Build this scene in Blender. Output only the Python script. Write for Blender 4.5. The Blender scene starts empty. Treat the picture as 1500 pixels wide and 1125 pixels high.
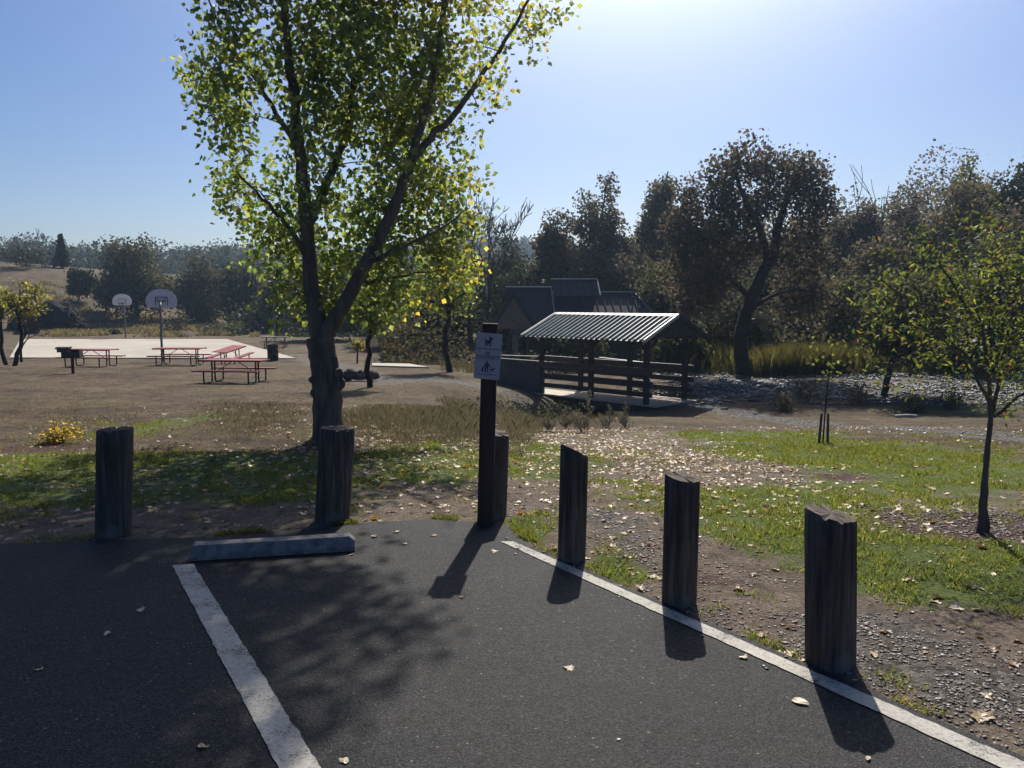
import bpy, bmesh, math, random
import numpy as np
from mathutils import Vector, Matrix
random.seed(7); RS = np.random.RandomState(11)
R = math.radians
SC = bpy.context.scene
C = SC.collection

# ------------------------------------------------------------------ camera geometry
F = 1214.0; PITCH = R(5.77); H = 1.65
def ray(px, py):
    u = (px-750)/F; v = -(py-562.5)/F
    return np.array([u, math.cos(PITCH)+v*math.sin(PITCH), -math.sin(PITCH)+v*math.cos(PITCH)])
def P(px, py, Y):                      # world point seen at (px,py) at distance Y ahead
    d = ray(px, py); t = Y/d[1]
    return Vector((d[0]*t, Y, H+d[2]*t))
def PZ(px, py, z=0.0):                 # point of the level plane z
    d = ray(px, py); t = (z-H)/d[2]
    return Vector((d[0]*t, d[1]*t, z))
def sm(t):
    t = np.clip(t, 0, 1); return t*t*(3-2*t)
def vnoise(x, y, s=1.0, seed=0):       # cheap value noise, vectorised
    x = np.asarray(x, float)/s; y = np.asarray(y, float)/s
    xi = np.floor(x).astype(np.int64); yi = np.floor(y).astype(np.int64)
    fx = x-xi; fy = y-yi; fx = fx*fx*(3-2*fx); fy = fy*fy*(3-2*fy)
    def h(a, b):
        n = (a*374761393+b*668265263+seed*974711) & 0x7fffffff
        n = ((n ^ (n >> 13))*1274126177) & 0x7fffffff
        return ((n ^ (n >> 16)) & 0xffff)/65535.0
    return (h(xi,yi)*(1-fx)+h(xi+1,yi)*fx)*(1-fy)+(h(xi,yi+1)*(1-fx)+h(xi+1,yi+1)*fx)*fy

# ------------------------------------------------------------------ terrain
LOT = [PZ(-700,800), PZ(0,797), PZ(150,791), PZ(270,788), PZ(430,776), PZ(540,765), PZ(640,760), PZ(742,768), PZ(772,797)]
_e1 = PZ(1510,1112); _d = (_e1-LOT[-1])
LOT = [(v.x, v.y) for v in LOT] + [(_e1.x, _e1.y), (_e1.x+_d.x*2.0, _e1.y+_d.y*2.0), (12.0,-8.0), (-14.0,-8.0), (-14.0, PZ(-700,800).y)]
LOTA = np.array(LOT)
def in_poly(x, y, poly):
    x = np.asarray(x, float); y = np.asarray(y, float); ins = np.zeros(x.shape, bool); n = len(poly)
    for i in range(n):
        x1, y1 = poly[i]; x2, y2 = poly[(i+1) % n]
        if y1 == y2: continue
        c = ((y1 > y) != (y2 > y)) & (x < (x2-x1)*(y-y1)/(y2-y1)+x1)
        ins ^= c
    return ins
def seg_dist(x, y, pts, closed=False):
    x = np.asarray(x, float); y = np.asarray(y, float); best = np.full(x.shape, 1e9)
    n = len(pts)
    for i in range(n if closed else n-1):
        x1, y1 = pts[i]; x2, y2 = pts[(i+1) % n]
        dx, dy = x2-x1, y2-y1; L = dx*dx+dy*dy+1e-12
        t = np.clip(((x-x1)*dx+(y-y1)*dy)/L, 0, 1)
        best = np.minimum(best, np.hypot(x-x1-t*dx, y-y1-t*dy))
    return best
LY = [-60,6.3,9.3,10.2,11.5,20,27,31,36,44,47,72,2000]
LZ = [0,0,-.09,-.27,-.30,-.72,-1.02,-1.08,-1.2,-1.6,-1.66,-1.66,-1.66]
RY = [-60,6.3,12,15,20,25,28,36,45,2000]
RZ = [0,0,-.42,-.72,-1.38,-1.88,-1.82,-1.66,-1.6,-1.6]
RIDX = [-1200,-200,0,60,130,220,300,345,500,650,740,800,1000,1700,2600]
RIDY = [372,374,377,383,388,396,386,380,380,362,358,368,376,356,356]
DITCH = [(6.0,31.0),(4.5,30.0),(2.4,28.0),(.5,25.5),(-.6,24.0)]
def gz(x, y, bumps=True):
    x = np.asarray(x, float); y = np.asarray(y, float)
    u = x/np.maximum(np.abs(y), 3.0)
    w = sm((u+.11)/.16)
    zl = np.interp(y, LY, LZ); zr = np.interp(y, RY, RZ)
    z = zl*(1-w)+zr*w
    z = z - 1.05*np.exp(-(seg_dist(x, y, DITCH)/1.25)**2)
    z = z + 8.6*sm((-x-26)/46)*sm((y-76)/42)
    z = z + 6.0*sm((y-44)/50)*sm((x+8)/40)
    r = np.hypot(x, y); pxs = np.clip(x/np.maximum(y, 1e-3)*F, -2500, 2500)+750
    pxs = np.where(y > 5, pxs, 750+np.sign(x)*2500)
    ridge = np.interp(pxs, RIDX, RIDY)
    el = np.arctan((562.5-ridge)/F)-PITCH
    zr2 = H+400*np.tan(el-R(.55))
    z = z + np.maximum(zr2-z, 0)*sm((r-170)/230)*(y > -20)
    if bumps:
        ins = in_poly(x, y, LOT); dl = seg_dist(x, y, LOT, True)
        n = (vnoise(x, y, .9, 1)-.5)*.05+(vnoise(x, y, .27, 2)-.5)*.02+(vnoise(x, y, 4.0, 3)-.5)*.10
        n = n*np.clip(dl/1.2, 0, 1)
        z = z + np.where(ins, -.05*np.clip(dl/.1, .25, 1), n-.012)
    return z
def G(px, py):                          # where the sight line meets the terrain
    d = ray(px, py); ts = np.concatenate([np.linspace(2.5, 60, 2400), np.linspace(60, 420, 1500)])/d[1]
    zz = H+d[2]*ts; g = gz(d[0]*ts, d[1]*ts)
    k = np.argmax(zz < g) if np.any(zz < g) else len(ts)-1
    return Vector((d[0]*ts[k], d[1]*ts[k], float(g[k])))
def gp(x, y): return float(gz(np.array([x]), np.array([y]))[0])

# ------------------------------------------------------------------ materials
MATS = {}
class NB:
    def __init__(s, name):
        s.m = bpy.data.materials.new(name); s.m.use_nodes = True; s.t = s.m.node_tree; s.t.nodes.clear()
        s.out = s.t.nodes.new('ShaderNodeOutputMaterial'); MATS[name] = s.m
    def n(s, t, **k):
        nd = s.t.nodes.new(t)
        for a, v in k.items():
            if a.startswith('i_'): nd.inputs[a[2:].replace('_', ' ')].default_value = v
            else: setattr(nd, a, v)
        return nd
    def l(s, a, b): s.t.links.new(a, b)
    def coord(s): return s.n('ShaderNodeTexCoord').outputs['Object']
    def noise(s, scale, detail=4, rough=.6, vec=None):
        nd = s.n('ShaderNodeTexNoise'); nd.inputs['Scale'].default_value = scale; nd.inputs['Detail'].default_value = detail
        nd.inputs['Roughness'].default_value = rough
        if vec is not None: s.l(vec, nd.inputs['Vector'])
        return nd.outputs['Fac']
    def ramp(s, fac, stops):
        r = s.n('ShaderNodeValToRGB'); e = r.color_ramp.elements
        while len(e) < len(stops): e.new(.5)
        for el, (p, c) in zip(e, stops): el.position = p; el.color = (*c, 1) if len(c) == 3 else c
        s.l(fac, r.inputs['Fac']); return r.outputs['Color']
    def mix(s, fac, a, b, mode='MIX'):
        m = s.n('ShaderNodeMix', data_type='RGBA', blend_type=mode)
        for sock, v in ((m.inputs[0], fac), (m.inputs[6], a), (m.inputs[7], b)):
            if hasattr(v, 'links'): s.l(v, sock)
            elif isinstance(v, (int, float)): sock.default_value = v
            else: sock.default_value = (*v, 1)
        return m.outputs[2]
    def math(s, op, a, b=0.0, clamp=False):
        m = s.n('ShaderNodeMath', operation=op, use_clamp=clamp)
        for i, v in enumerate((a, b)):
            if hasattr(v, 'links'): s.l(v, m.inputs[i])
            else: m.inputs[i].default_value = v
        return m.outputs[0]
    def bsdf(s, col, rough=.8, metal=0, spec=.3, bump=None, bstr=.3, bdist=.02):
        p = s.n('ShaderNodeBsdfPrincipled')
        if hasattr(col, 'links'): s.l(col, p.inputs['Base Color'])
        else: p.inputs['Base Color'].default_value = (*col, 1)
        if hasattr(rough, 'links'): s.l(rough, p.inputs['Roughness'])
        else: p.inputs['Roughness'].default_value = rough
        p.inputs['Metallic'].default_value = metal; p.inputs['Specular IOR Level'].default_value = spec
        if bump is not None:
            b = s.n('ShaderNodeBump'); b.inputs['Strength'].default_value = bstr; b.inputs['Distance'].default_value = bdist
            s.l(bump, b.inputs['Height']); s.l(b.outputs[0], p.inputs['Normal'])
        s.l(p.outputs[0], s.out.inputs['Surface']); return p
def simple(name, col, var=.35, scale=6, rough=.75, metal=0, spec=.3, bstr=.3, bdist=.01, stretch=None):
    b = NB(name); co = b.coord()
    if stretch:
        mp = b.n('ShaderNodeMapping'); mp.inputs['Scale'].default_value = stretch; b.l(co, mp.inputs['Vector']); co = mp.outputs[0]
    f = b.noise(scale, 6, .65, co)
    lo = tuple(c*(1-var) for c in col); hi = tuple(min(1, c*(1+var)) for c in col)
    b.bsdf(b.ramp(f, [(.3, lo), (.7, hi)]), rough, metal, spec, f, bstr, bdist); return b.m
def leafmat(name, trans=.5, gloss=.05, rough=.35, tc=(1.95,1.8,.9)):
    b = NB(name)
    a = b.n('ShaderNodeAttribute', attribute_name='tint').outputs['Color']
    d = b.n('ShaderNodeBsdfDiffuse'); b.l(a, d.inputs['Color'])
    t = b.n('ShaderNodeBsdfTranslucent'); b.l(b.mix(1.0, a, tc, 'MULTIPLY'), t.inputs['Color'])
    mx = b.n('ShaderNodeMixShader'); mx.inputs[0].default_value = trans; b.l(d.outputs[0], mx.inputs[1]); b.l(t.outputs[0], mx.inputs[2])
    g = b.n('ShaderNodeBsdfGlossy'); g.inputs['Roughness'].default_value = rough
    m2 = b.n('ShaderNodeMixShader'); m2.inputs[0].default_value = gloss; b.l(mx.outputs[0], m2.inputs[1]); b.l(g.outputs[0], m2.inputs[2])
    b.l(m2.outputs[0], b.out.inputs['Surface']); return b.m

LEAF = leafmat('leaf', .6, .035, .5)
LEAFDRY = leafmat('dry_leaf', .12, .05, .45)
LEAFFAR = leafmat('far_leaf', .45, .02, .5, (1.35,1.3,1.05))
BLADE = leafmat('grass_blade', .45, .03, .4)
STRAW = leafmat('dry_blade', .18, .02, .5)
BARK = simple('bark', (.10,.085,.072), .55, 9, .95, bstr=.9, bdist=.03, stretch=(1,1,.25))
BARKFAR = simple('far_bark', (.03,.026,.023), .4, 4, .95)
BARKGREY = simple('grey_bark', (.085,.073,.066), .3, 5, .9)
def post_wood():
    b = NB('post_wood'); co = b.coord(); mp = b.n('ShaderNodeMapping'); mp.inputs['Scale'].default_value = (1,1,.05); b.l(co, mp.inputs['Vector'])
    mp2 = b.n('ShaderNodeMapping'); mp2.inputs['Scale'].default_value = (1,1,.22); b.l(co, mp2.inputs['Vector'])
    gr = b.noise(42, 6, .7, mp.outputs[0]); pt = b.noise(7, 5, .6, mp2.outputs[0]); kn = b.noise(3, 3, .5, co)
    c = b.ramp(gr, [(.3, (.030,.023,.019)), (.5, (.092,.074,.060)), (.72, (.17,.145,.12))])
    c = b.mix(1.0, c, b.ramp(pt, [(.32, (.45,.43,.42)), (.68, (1.35,1.3,1.25))]), 'MULTIPLY')
    c = b.mix(b.ramp(kn, [(.56,(0,0,0)),(.66,(.6,.6,.6))]), c, (.20,.18,.16))
    b.bsdf(c, .88, 0, .25, gr, .55, .006); return b.m
POSTW = post_wood()
SIGNW = simple('sign_post_wood', (.052,.032,.026), .4, 16, .85, bstr=.5, bdist=.008, stretch=(1,1,.08))
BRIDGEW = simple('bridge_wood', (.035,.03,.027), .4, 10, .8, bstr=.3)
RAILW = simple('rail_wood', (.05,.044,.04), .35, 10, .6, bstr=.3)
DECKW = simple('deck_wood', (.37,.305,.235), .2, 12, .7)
STOPC = simple('stop_concrete', (.205,.185,.172), .5, 16, .85, bstr=.7)
def court_mat():
    b = NB('court_concrete'); co = b.coord(); n1 = b.noise(.35, 5, .6, co); n2 = b.noise(9, 5, .7, co)
    c = b.ramp(n1, [(.3, (.27,.24,.20)), (.55, (.345,.31,.26)), (.75, (.38,.345,.29))]); c = b.mix(1.0, c, b.ramp(n2, [(.3,(.93,.93,.93)),(.7,(1.05,1.05,1.05))]), 'MULTIPLY')
    mp = b.n('ShaderNodeMapping'); mp.inputs['Rotation'].default_value = (0,0,.05); b.l(co, mp.inputs['Vector'])
    br_ = b.n('ShaderNodeTexBrick', offset=0.0); br_.inputs['Scale'].default_value = 1; br_.inputs['Mortar Size'].default_value = .025; br_.inputs['Brick Width'].default_value = 4.6; br_.inputs['Row Height'].default_value = 4.6
    b.l(mp.outputs[0], br_.inputs['Vector']); c = b.mix(b.math('MULTIPLY', br_.outputs['Fac'], .45), c, (.2,.18,.15))
    b.bsdf(c, .85, 0, .3, n2, .1, .01); return b.m
CONC = court_mat()
REDV = simple('red_coating', (.22,.048,.058), .4, 24, .75, spec=.2)
DARKM = simple('dark_metal', (.025,.022,.024), .3, 20, .5, spec=.4)
GALV = simple('galvanised_metal', (.20,.19,.19), .2, 12, .5, .3)
RUSTM = simple('rusty_metal', (.055,.032,.028), .4, 20, .8)
BOARDM = simple('backboard_paint', (.66,.63,.65), .06, 6, .5)
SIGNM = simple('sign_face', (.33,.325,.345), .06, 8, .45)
INK = simple('sign_ink', (.05,.05,.09), .1, 8, .6)
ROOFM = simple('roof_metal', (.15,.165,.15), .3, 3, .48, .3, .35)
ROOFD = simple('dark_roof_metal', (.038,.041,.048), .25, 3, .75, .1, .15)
CAPM = simple('ridge_cap_metal', (.42,.42,.40), .15, 4, .4, .5)
PINKW = simple('gable_boards', (.17,.115,.10), .2, 6, .85)
WALLD = simple('dark_wall', (.06,.055,.06), .3, 5, .9)
ROCK = simple('rock', (.07,.065,.06), .5, 4, .95, bstr=.8, bdist=.05)
SOIL = simple('dark_soil', (.013,.011,.011), .5, 5, 1.0, bstr=.8, bdist=.1)

def asphalt():
    b = NB('asphalt'); co = b.coord()
    fine = b.n('ShaderNodeTexVoronoi'); fine.inputs['Scale'].default_value = 120; b.l(co, fine.inputs['Vector'])
    big = b.noise(.8, 5, .6, co); med = b.noise(14, 4, .7, co); grit = b.noise(160, 2, .8, co)
    c = b.ramp(fine.outputs['Color'], [(.1, (.0095,.0095,.010)), (.55, (.0225,.0228,.024)), (.93, (.045,.045,.047)), (1, (.22,.215,.205))])
    c = b.mix(1.0, c, b.ramp(big, [(.3, (.75,.75,.75)), (.7, (1.2,1.18,1.15))]), 'MULTIPLY')
    c = b.mix(1.0, c, b.ramp(med, [(.3, (.8,.8,.8)), (.7, (1.18,1.17,1.15))]), 'MULTIPLY')
    # pale dusty spots
    sp = b.n('ShaderNodeTexVoronoi'); sp.inputs['Scale'].default_value = 1.25; b.l(co, sp.inputs['Vector'])
    m = b.math('MULTIPLY', b.math('LESS_THAN', b.math('ADD', sp.outputs['Distance'], b.math('MULTIPLY', med, .12)), .125), .35)
    c = b.mix(m, c, (.20,.17,.13))
    st = b.noise(1.7, 3, .5, co); c = b.mix(b.ramp(st, [(.60,(0,0,0)),(.72,(.55,.55,.55))]), c, (.018,.018,.019))
    du = b.noise(.55, 4, .6, co); c = b.mix(b.ramp(du, [(.52,(0,0,0)),(.78,(.30,.30,.30))]), c, (.056,.053,.049))
    wv = b.n('ShaderNodeVectorMath', operation='ADD'); nzv = b.n('ShaderNodeTexNoise'); nzv.inputs['Scale'].default_value = 3.5; nzv.inputs['Detail'].default_value = 5; b.l(co, nzv.inputs['Vector'])
    scv = b.n('ShaderNodeVectorMath', operation='SCALE'); scv.inputs['Scale'].default_value = .35; b.l(nzv.outputs['Color'], scv.inputs[0]); b.l(co, wv.inputs[0]); b.l(scv.outputs[0], wv.inputs[1])
    ck = b.n('ShaderNodeTexVoronoi', feature='DISTANCE_TO_EDGE'); ck.inputs['Scale'].default_value = .42; b.l(wv.outputs[0], ck.inputs['Vector'])
    cm = b.math('MULTIPLY', b.ramp(ck.outputs['Distance'], [(.0015,(1,1,1)),(.0045,(0,0,0))]), b.ramp(b.noise(.7, 2, .5, co), [(.50,(0,0,0)),(.56,(1,1,1))]))
    h = b.math('ADD', b.math('MULTIPLY', fine.outputs['Distance'], 1.0), b.math('MULTIPLY', grit, .4))
    rg = b.ramp(grit, [(.35, (.95,.95,.95)), (.78, (.5,.5,.5))])
    b.bsdf(c, rg, 0, .16, h, .5, .006); return b.m
ASPH = asphalt()
def paint():
    b = NB('line_paint'); co = b.coord(); n1 = b.noise(60, 6, .75, co); n2 = b.noise(5, 4, .6, co)
    wear = b.math('ADD', b.math('MULTIPLY', n1, .7), b.math('MULTIPLY', n2, .3))
    c = b.ramp(wear, [(.38, (.10,.095,.09)), (.47, (.30,.285,.25)), (.7, (.46,.43,.38))])
    p = b.bsdf(c, .8, 0, .3, n1, .4, .006); tr = b.n('ShaderNodeBsdfTransparent'); mxs = b.n('ShaderNodeMixShader')
    n3 = b.noise(140, 3, .7, co); a_ = b.math('ADD', b.math('MULTIPLY', n3, .55), b.math('MULTIPLY', n2, .45))
    b.l(b.ramp(a_, [(.355,(0,0,0)),(.43,(1,1,1))]), mxs.inputs[0]); b.l(tr.outputs[0], mxs.inputs[1]); b.l(p.outputs[0], mxs.inputs[2]); b.l(mxs.outputs[0], b.out.inputs['Surface']); return b.m
PAINT = paint()
def ground_mat():
    b = NB('ground_soil'); co = b.coord()
    z = b.n('ShaderNodeAttribute', attribute_name='zone'); sep = b.n('ShaderNodeSeparateColor'); b.l(z.outputs['Color'], sep.inputs[0])
    n0 = b.noise(.9, 6, .65, co); n1 = b.noise(5, 6, .7, co); n2 = b.noise(38, 5, .75, co); n3 = b.noise(.15, 3, .5, co)
    nn = b.math('ADD', b.math('MULTIPLY', n1, .6), b.math('MULTIPLY', n0, .4))
    dirt = b.ramp(n2, [(.25, (.06,.046,.036)), (.5, (.165,.13,.10)), (.72, (.29,.24,.185))])
    dry = b.ramp(n2, [(.25, (.06,.041,.029)), (.5, (.15,.109,.075)), (.75, (.27,.205,.145))])
    dry = b.mix(b.ramp(n1, [(.42,(0,0,0)),(.62,(1,1,1))]), dry, b.ramp(n2, [(.25, (.05,.036,.024)), (.7, (.15,.115,.075))]))
    olive = b.ramp(n2, [(.3, (.05,.05,.022)), (.7, (.14,.135,.065))])
    dry = b.mix(b.ramp(n0, [(.5,(0,0,0)),(.66,(.75,.75,.75))]), dry, olive)
    dry = b.mix(1.0, dry, b.ramp(b.noise(.45, 6, .7, co), [(.36,(.42,.40,.38)),(.5,(.78,.76,.73)),(.64,(1.1,1.07,1.02))]), 'MULTIPLY')
    dry = b.mix(1.0, dry, b.ramp(b.noise(2.6, 5, .75, co), [(.38,(.50,.48,.46)),(.56,(1.05,1.04,1.02))]), 'MULTIPLY')
    dirt = b.mix(1.0, dirt, b.ramp(b.noise(3.3, 6, .75, co), [(.34,(.60,.58,.56)),(.58,(1.08,1.06,1.04))]), 'MULTIPLY')
    green = b.ramp(n2, [(.28, (.035,.045,.012)), (.5, (.085,.115,.026)), (.75, (.14,.17,.05))])
    grav = b.n('ShaderNodeTexVoronoi'); grav.inputs['Scale'].default_value = 26; b.l(co, grav.inputs['Vector'])
    gcol = b.ramp(grav.outputs['Color'], [(0, (.03,.027,.025)), (.45, (.095,.085,.076)), (.85, (.18,.16,.14)), (1, (.36,.33,.29))])
    mulch = b.ramp(n2, [(.3, (.025,.014,.010)), (.55, (.085,.048,.035)), (.75, (.17,.10,.07))])
    def msk(s, lo=.36, hi=.64):
        v = b.math('ADD', s, b.math('ADD', b.math('MULTIPLY', b.math('SUBTRACT', nn, .5), 2.3), b.math('MULTIPLY', b.math('SUBTRACT', n2, .5), .9)))
        return b.ramp(v, [(lo, (0,0,0)), (hi, (1,1,1))])
    c = b.mix(msk(z.outputs['Alpha']), dirt, dry)
    c = b.mix(msk(sep.outputs[0]), c, green)
    c = b.mix(msk(sep.outputs[1]), c, gcol)
    c = b.mix(msk(sep.outputs[2]), c, mulch)
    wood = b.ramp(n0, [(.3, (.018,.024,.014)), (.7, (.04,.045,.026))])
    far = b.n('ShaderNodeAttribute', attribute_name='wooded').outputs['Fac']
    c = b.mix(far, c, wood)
    hh = b.math('ADD', n2, b.math('MULTIPLY', n1, .6))
    b.bsdf(c, .95, 0, .15, hh, .9, .045); return b.m
GROUND = ground_mat()

# ------------------------------------------------------------------ object helpers
def link(name, me, mat=None, parent=None):
    o = bpy.data.objects.new(name, me); C.objects.link(o)
    if mat is not None and len(me.materials) == 0: me.materials.append(mat)
    if parent is not None: o.parent = parent
    return o
def tag(o, label, cat, group=None):
    o['label'] = label; o['category'] = cat
    if group: o['group'] = group
    return o
def empty(name, loc, label, cat, group=None, rz=0):
    o = bpy.data.objects.new(name, None); C.objects.link(o); o.location = loc; o.rotation_euler[2] = rz
    return tag(o, label, cat, group)
def npmesh(name, V, Fq, tint=None, smooth=False):      # faces: (n,k) array, all with k corners
    me = bpy.data.meshes.new(name); V = np.asarray(V, np.float32); Fq = np.asarray(Fq, np.int32); n, k = Fq.shape
    me.vertices.add(len(V)); me.vertices.foreach_set('co', V.ravel())
    me.loops.add(n*k); me.loops.foreach_set('vertex_index', Fq.ravel())
    me.polygons.add(n); me.polygons.foreach_set('loop_start', np.arange(0, n*k, k, dtype=np.int32))
    me.polygons.foreach_set('loop_total', np.full(n, k, np.int32))
    if smooth: me.polygons.foreach_set('use_smooth', np.ones(n, bool))
    if tint is not None:
        at = me.attributes.new('tint', 'FLOAT_COLOR', 'FACE')
        at.data.foreach_set('color', np.concatenate([tint, np.ones((n,1))], 1).astype(np.float32).ravel())
    me.update(calc_edges=True); return me
class MB:
    def __init__(s): s.v = []; s.f = []; s.sm = []
    def add(s, vs, fs, smooth=False):
        o = len(s.v); s.v += [tuple(v) for v in vs]; s.f += [tuple(i+o for i in f) for f in fs]; s.sm += [smooth]*len(fs)
    def box(s, c, size, M=None):
        cx, cy, cz = c; a, b, d = size[0]/2, size[1]/2, size[2]/2
        vs = [Vector((cx+x*a, cy+y*b, cz+z*d)) for z in (-1,1) for x, y in ((-1,-1),(1,-1),(1,1),(-1,1))]
        if M is not None: vs = [M @ v for v in vs]
        s.add(vs, [(3,2,1,0),(4,5,6,7),(0,1,5,4),(1,2,6,5),(2,3,7,6),(3,0,4,7)])
    def bar(s, a, b, w, h, up=(0,0,1)):                  # box beam between two points
        a = Vector(a); b = Vector(b); d = (b-a).normalized(); u = Vector(up)
        x = d.cross(u)
        if x.length < 1e-4: x = Vector((1,0,0))
        x.normalize(); y = x.cross(d).normalized()
        vs = [p+x*sx*w/2+y*sy*h/2 for p in (a,b) for sx, sy in ((-1,-1),(1,-1),(1,1),(-1,1))]
        s.add(vs, [(3,2,1,0),(4,5,6,7),(0,1,5,4),(1,2,6,5),(2,3,7,6),(3,0,4,7)])
    def tube(s, pts, rad, k=8, cap=True, smooth=True, jit=0, rnd=random):
        pts = [Vector(p) for p in pts]; n = len(pts)
        if not hasattr(rad, '__len__'): rad = [rad]*n
        ref = Vector((.31,.95,.05)); vs = []
        for i, p in enumerate(pts):
            d = (pts[min(i+1,n-1)]-pts[max(i-1,0)])
            d = d.normalized() if d.length > 1e-9 else Vector((0,0,1))
            x = d.cross(ref)
            if x.length < .1: x = d.cross(Vector((1,0,0)))
            x.normalize(); y = d.cross(x)
            for j in range(k):
                a = 2*math.pi*j/k; r = rad[i]*(1+(rnd.uniform(-jit,jit) if jit else 0))
                vs.append(p+x*math.cos(a)*r+y*math.sin(a)*r)
        fs = [(i*k+j, i*k+(j+1)%k, (i+1)*k+(j+1)%k, (i+1)*k+j) for i in range(n-1) for j in range(k)]
        s.add(vs, fs, smooth)
        if cap:
            s.add(vs[:k], [tuple(range(k))[::-1]]); s.add(vs[-k:], [tuple(range(k))])
    def prism(s, poly, z0, z1, M=None):                  # outline in xy extruded along z
        n = len(poly); vs = [Vector((x,y,z)) for z in (z0,z1) for x, y in poly]
        if M is not None: vs = [M @ v for v in vs]
        s.add(vs, [tuple(range(n))[::-1], tuple(range(n,2*n))]+[(i,(i+1)%n,n+(i+1)%n,n+i) for i in range(n)])
    def lump(s, c, r, seed=0, sub=2, amp=.25, flat=.75, rough=0):
        bm = bmesh.new(); bmesh.ops.create_icosphere(bm, subdivisions=sub, radius=1); rs = np.random.RandomState(abs(int(seed))+1)
        ax = rs.normal(size=(7,3)); ph = rs.uniform(0,6,7)
        vs = []
        for v in bm.verts:
            k = 1+amp*sum(math.sin(2.2*float(np.dot(ax[i], v.co))+ph[i]) for i in range(7))/3.2+(rs.normal(0,rough) if rough else 0)
            q = v.co*k; vs.append((c[0]+q.x*r[0], c[1]+q.y*r[1], c[2]+q.z*r[2]*(flat if q.z < 0 else 1)))
        s.add(vs, [[v.index for v in f.verts] for f in bm.faces]); bm.free()
    def build(s, name, mat=None, parent=None, bevel=0):
        me = bpy.data.meshes.new(name); me.from_pydata(s.v, [], s.f)
        me.polygons.foreach_set('use_smooth', s.sm); me.update()
        o = link(name, me, mat, parent)
        if bevel:
            m = o.modifiers.new('edge', 'BEVEL'); m.width = bevel; m.segments = 2; m.limit_method = 'ANGLE'; m.angle_limit = R(40)
        return o

# ------------------------------------------------------------------ foliage
def leaves_mesh(name, cen, size, pal, wts, rs, droop=.55, wide=.9, colvar=.25, tint=None, upright=0):
    n = len(cen)
    d = rs.normal(size=(n,3)); d[:,2] = d[:,2]*.7-droop*1.2+upright; d /= np.linalg.norm(d, axis=1)[:,None]
    q = rs.normal(size=(n,3)); s = np.cross(d, q); s /= (np.linalg.norm(s, axis=1)[:,None]+1e-9)
    nn = np.cross(d, s)
    L = size*rs.uniform(.65,1.25,n)[:,None]; W = L*wide*.5
    V = np.empty((n,4,3)); V[:,0] = cen; V[:,1] = cen+d*L*.38+s*W+nn*L*.08; V[:,2] = cen+d*L; V[:,3] = cen+d*L*.38-s*W+nn*L*.08
    if tint is None:
        pal = np.asarray(pal, float); idx = rs.choice(len(pal), n, p=np.asarray(wts)/np.sum(wts)); tint = pal[idx]
    tint = tint*rs.uniform(1-colvar, 1+colvar, (n,1))
    return npmesh(name, V.reshape(-1,3), np.arange(4*n).reshape(-1,4), np.clip(tint, 0, 1))
class Skel:
    def __init__(s): s.p = []; s.r = []; s.lines = []
    def limb(s, pts, r0, r1, sub=4, wob=.03, rs=RS):
        pts = np.array([tuple(p) for p in pts], float); out = [pts[0]]
        for a, b in zip(pts[:-1], pts[1:]):
            for i in range(1, sub+1): out.append(a+(b-a)*i/sub)
        out = np.array(out); L = np.linalg.norm(pts[-1]-pts[0]); k = len(out)
        # soften the corners, add a little waviness
        for _ in range(2): out[1:-1] = (out[:-2]+2*out[1:-1]+out[2:])/4
        out[1:] += rs.normal(scale=wob*L/k, size=(k-1,3))
        rad = r0+(r1-r0)*np.linspace(0,1,k)**.8
        s.lines.append((out, rad)); s.p += list(out[1:]); s.r += list(rad[1:]); return out, rad
    def twigs(s, cl, rmax, rmin, rs, up=.5):
        from_idx = []
        Pn = np.array(s.p); Rn = np.array(s.r)
        d0 = np.array([np.min(np.linalg.norm(Pn-c, axis=1)) for c in cl]); order = np.argsort(d0)
        cap = len(Pn)+4*len(cl); buf = np.empty((cap,3)); buf[:len(Pn)] = Pn; rb = np.empty(cap); rb[:len(Pn)] = Rn; m = len(Pn)
        for i in order:
            c = cl[i]; dv = c-buf[:m]; D = np.linalg.norm(dv, axis=1)
            cost = D*(1+up*np.clip(-dv[:,2]/(D+1e-6), -.3, 1))
            j = int(np.argmin(cost)); a = buf[j]; L = D[j]
            r0 = min(rmax, rb[j]*.6, .006+.02*L*rmax/.03); r0 = max(r0, rmin)
            mid = (a+c)/2+rs.normal(scale=.08*L, size=3)+np.array([0,0,.08*L])
            pts = np.array([a, a+(mid-a)*.6+(c-a)*.05, mid+(c-mid)*.4, c])
            s.lines.append((pts, np.linspace(r0, rmin, 4)))
            for q, rr in zip(pts[1:], np.linspace(r0, rmin, 4)[1:]): buf[m] = q; rb[m] = rr; m += 1
    def mesh(s, name, k_big=9, rbig=.05, jit=.0):
        mb = MB(); rnd = random.Random(3)
        for pts, rad in s.lines:
            big = rad[0] > rbig
            mb.tube(pts, list(rad), k_big if big else (5 if rad[0] > rbig*.3 else 3), cap=False, jit=jit if big else 0, rnd=rnd)
        return mb
def ell_points(ells, n, rs, shell=.0):
    vol = np.array([e[3]*e[4]*e[5] for e in ells]); idx = rs.choice(len(ells), n, p=vol/vol.sum()); E = np.array(ells)[idx]
    q = rs.normal(size=(n,3)); q /= np.linalg.norm(q, axis=1)[:,None]; r = rs.uniform(0,1,n)**(1/3.0)
    r = np.maximum(r, shell*rs.uniform(.8,1.0,n)); return E[:,:3]+q*E[:,3:]*r[:,None]
def spread(cl, per, sg, rs):
    c = np.repeat(cl, per, axis=0); return c+np.clip(rs.normal(size=c.shape), -1.7, 1.7)*sg

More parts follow.
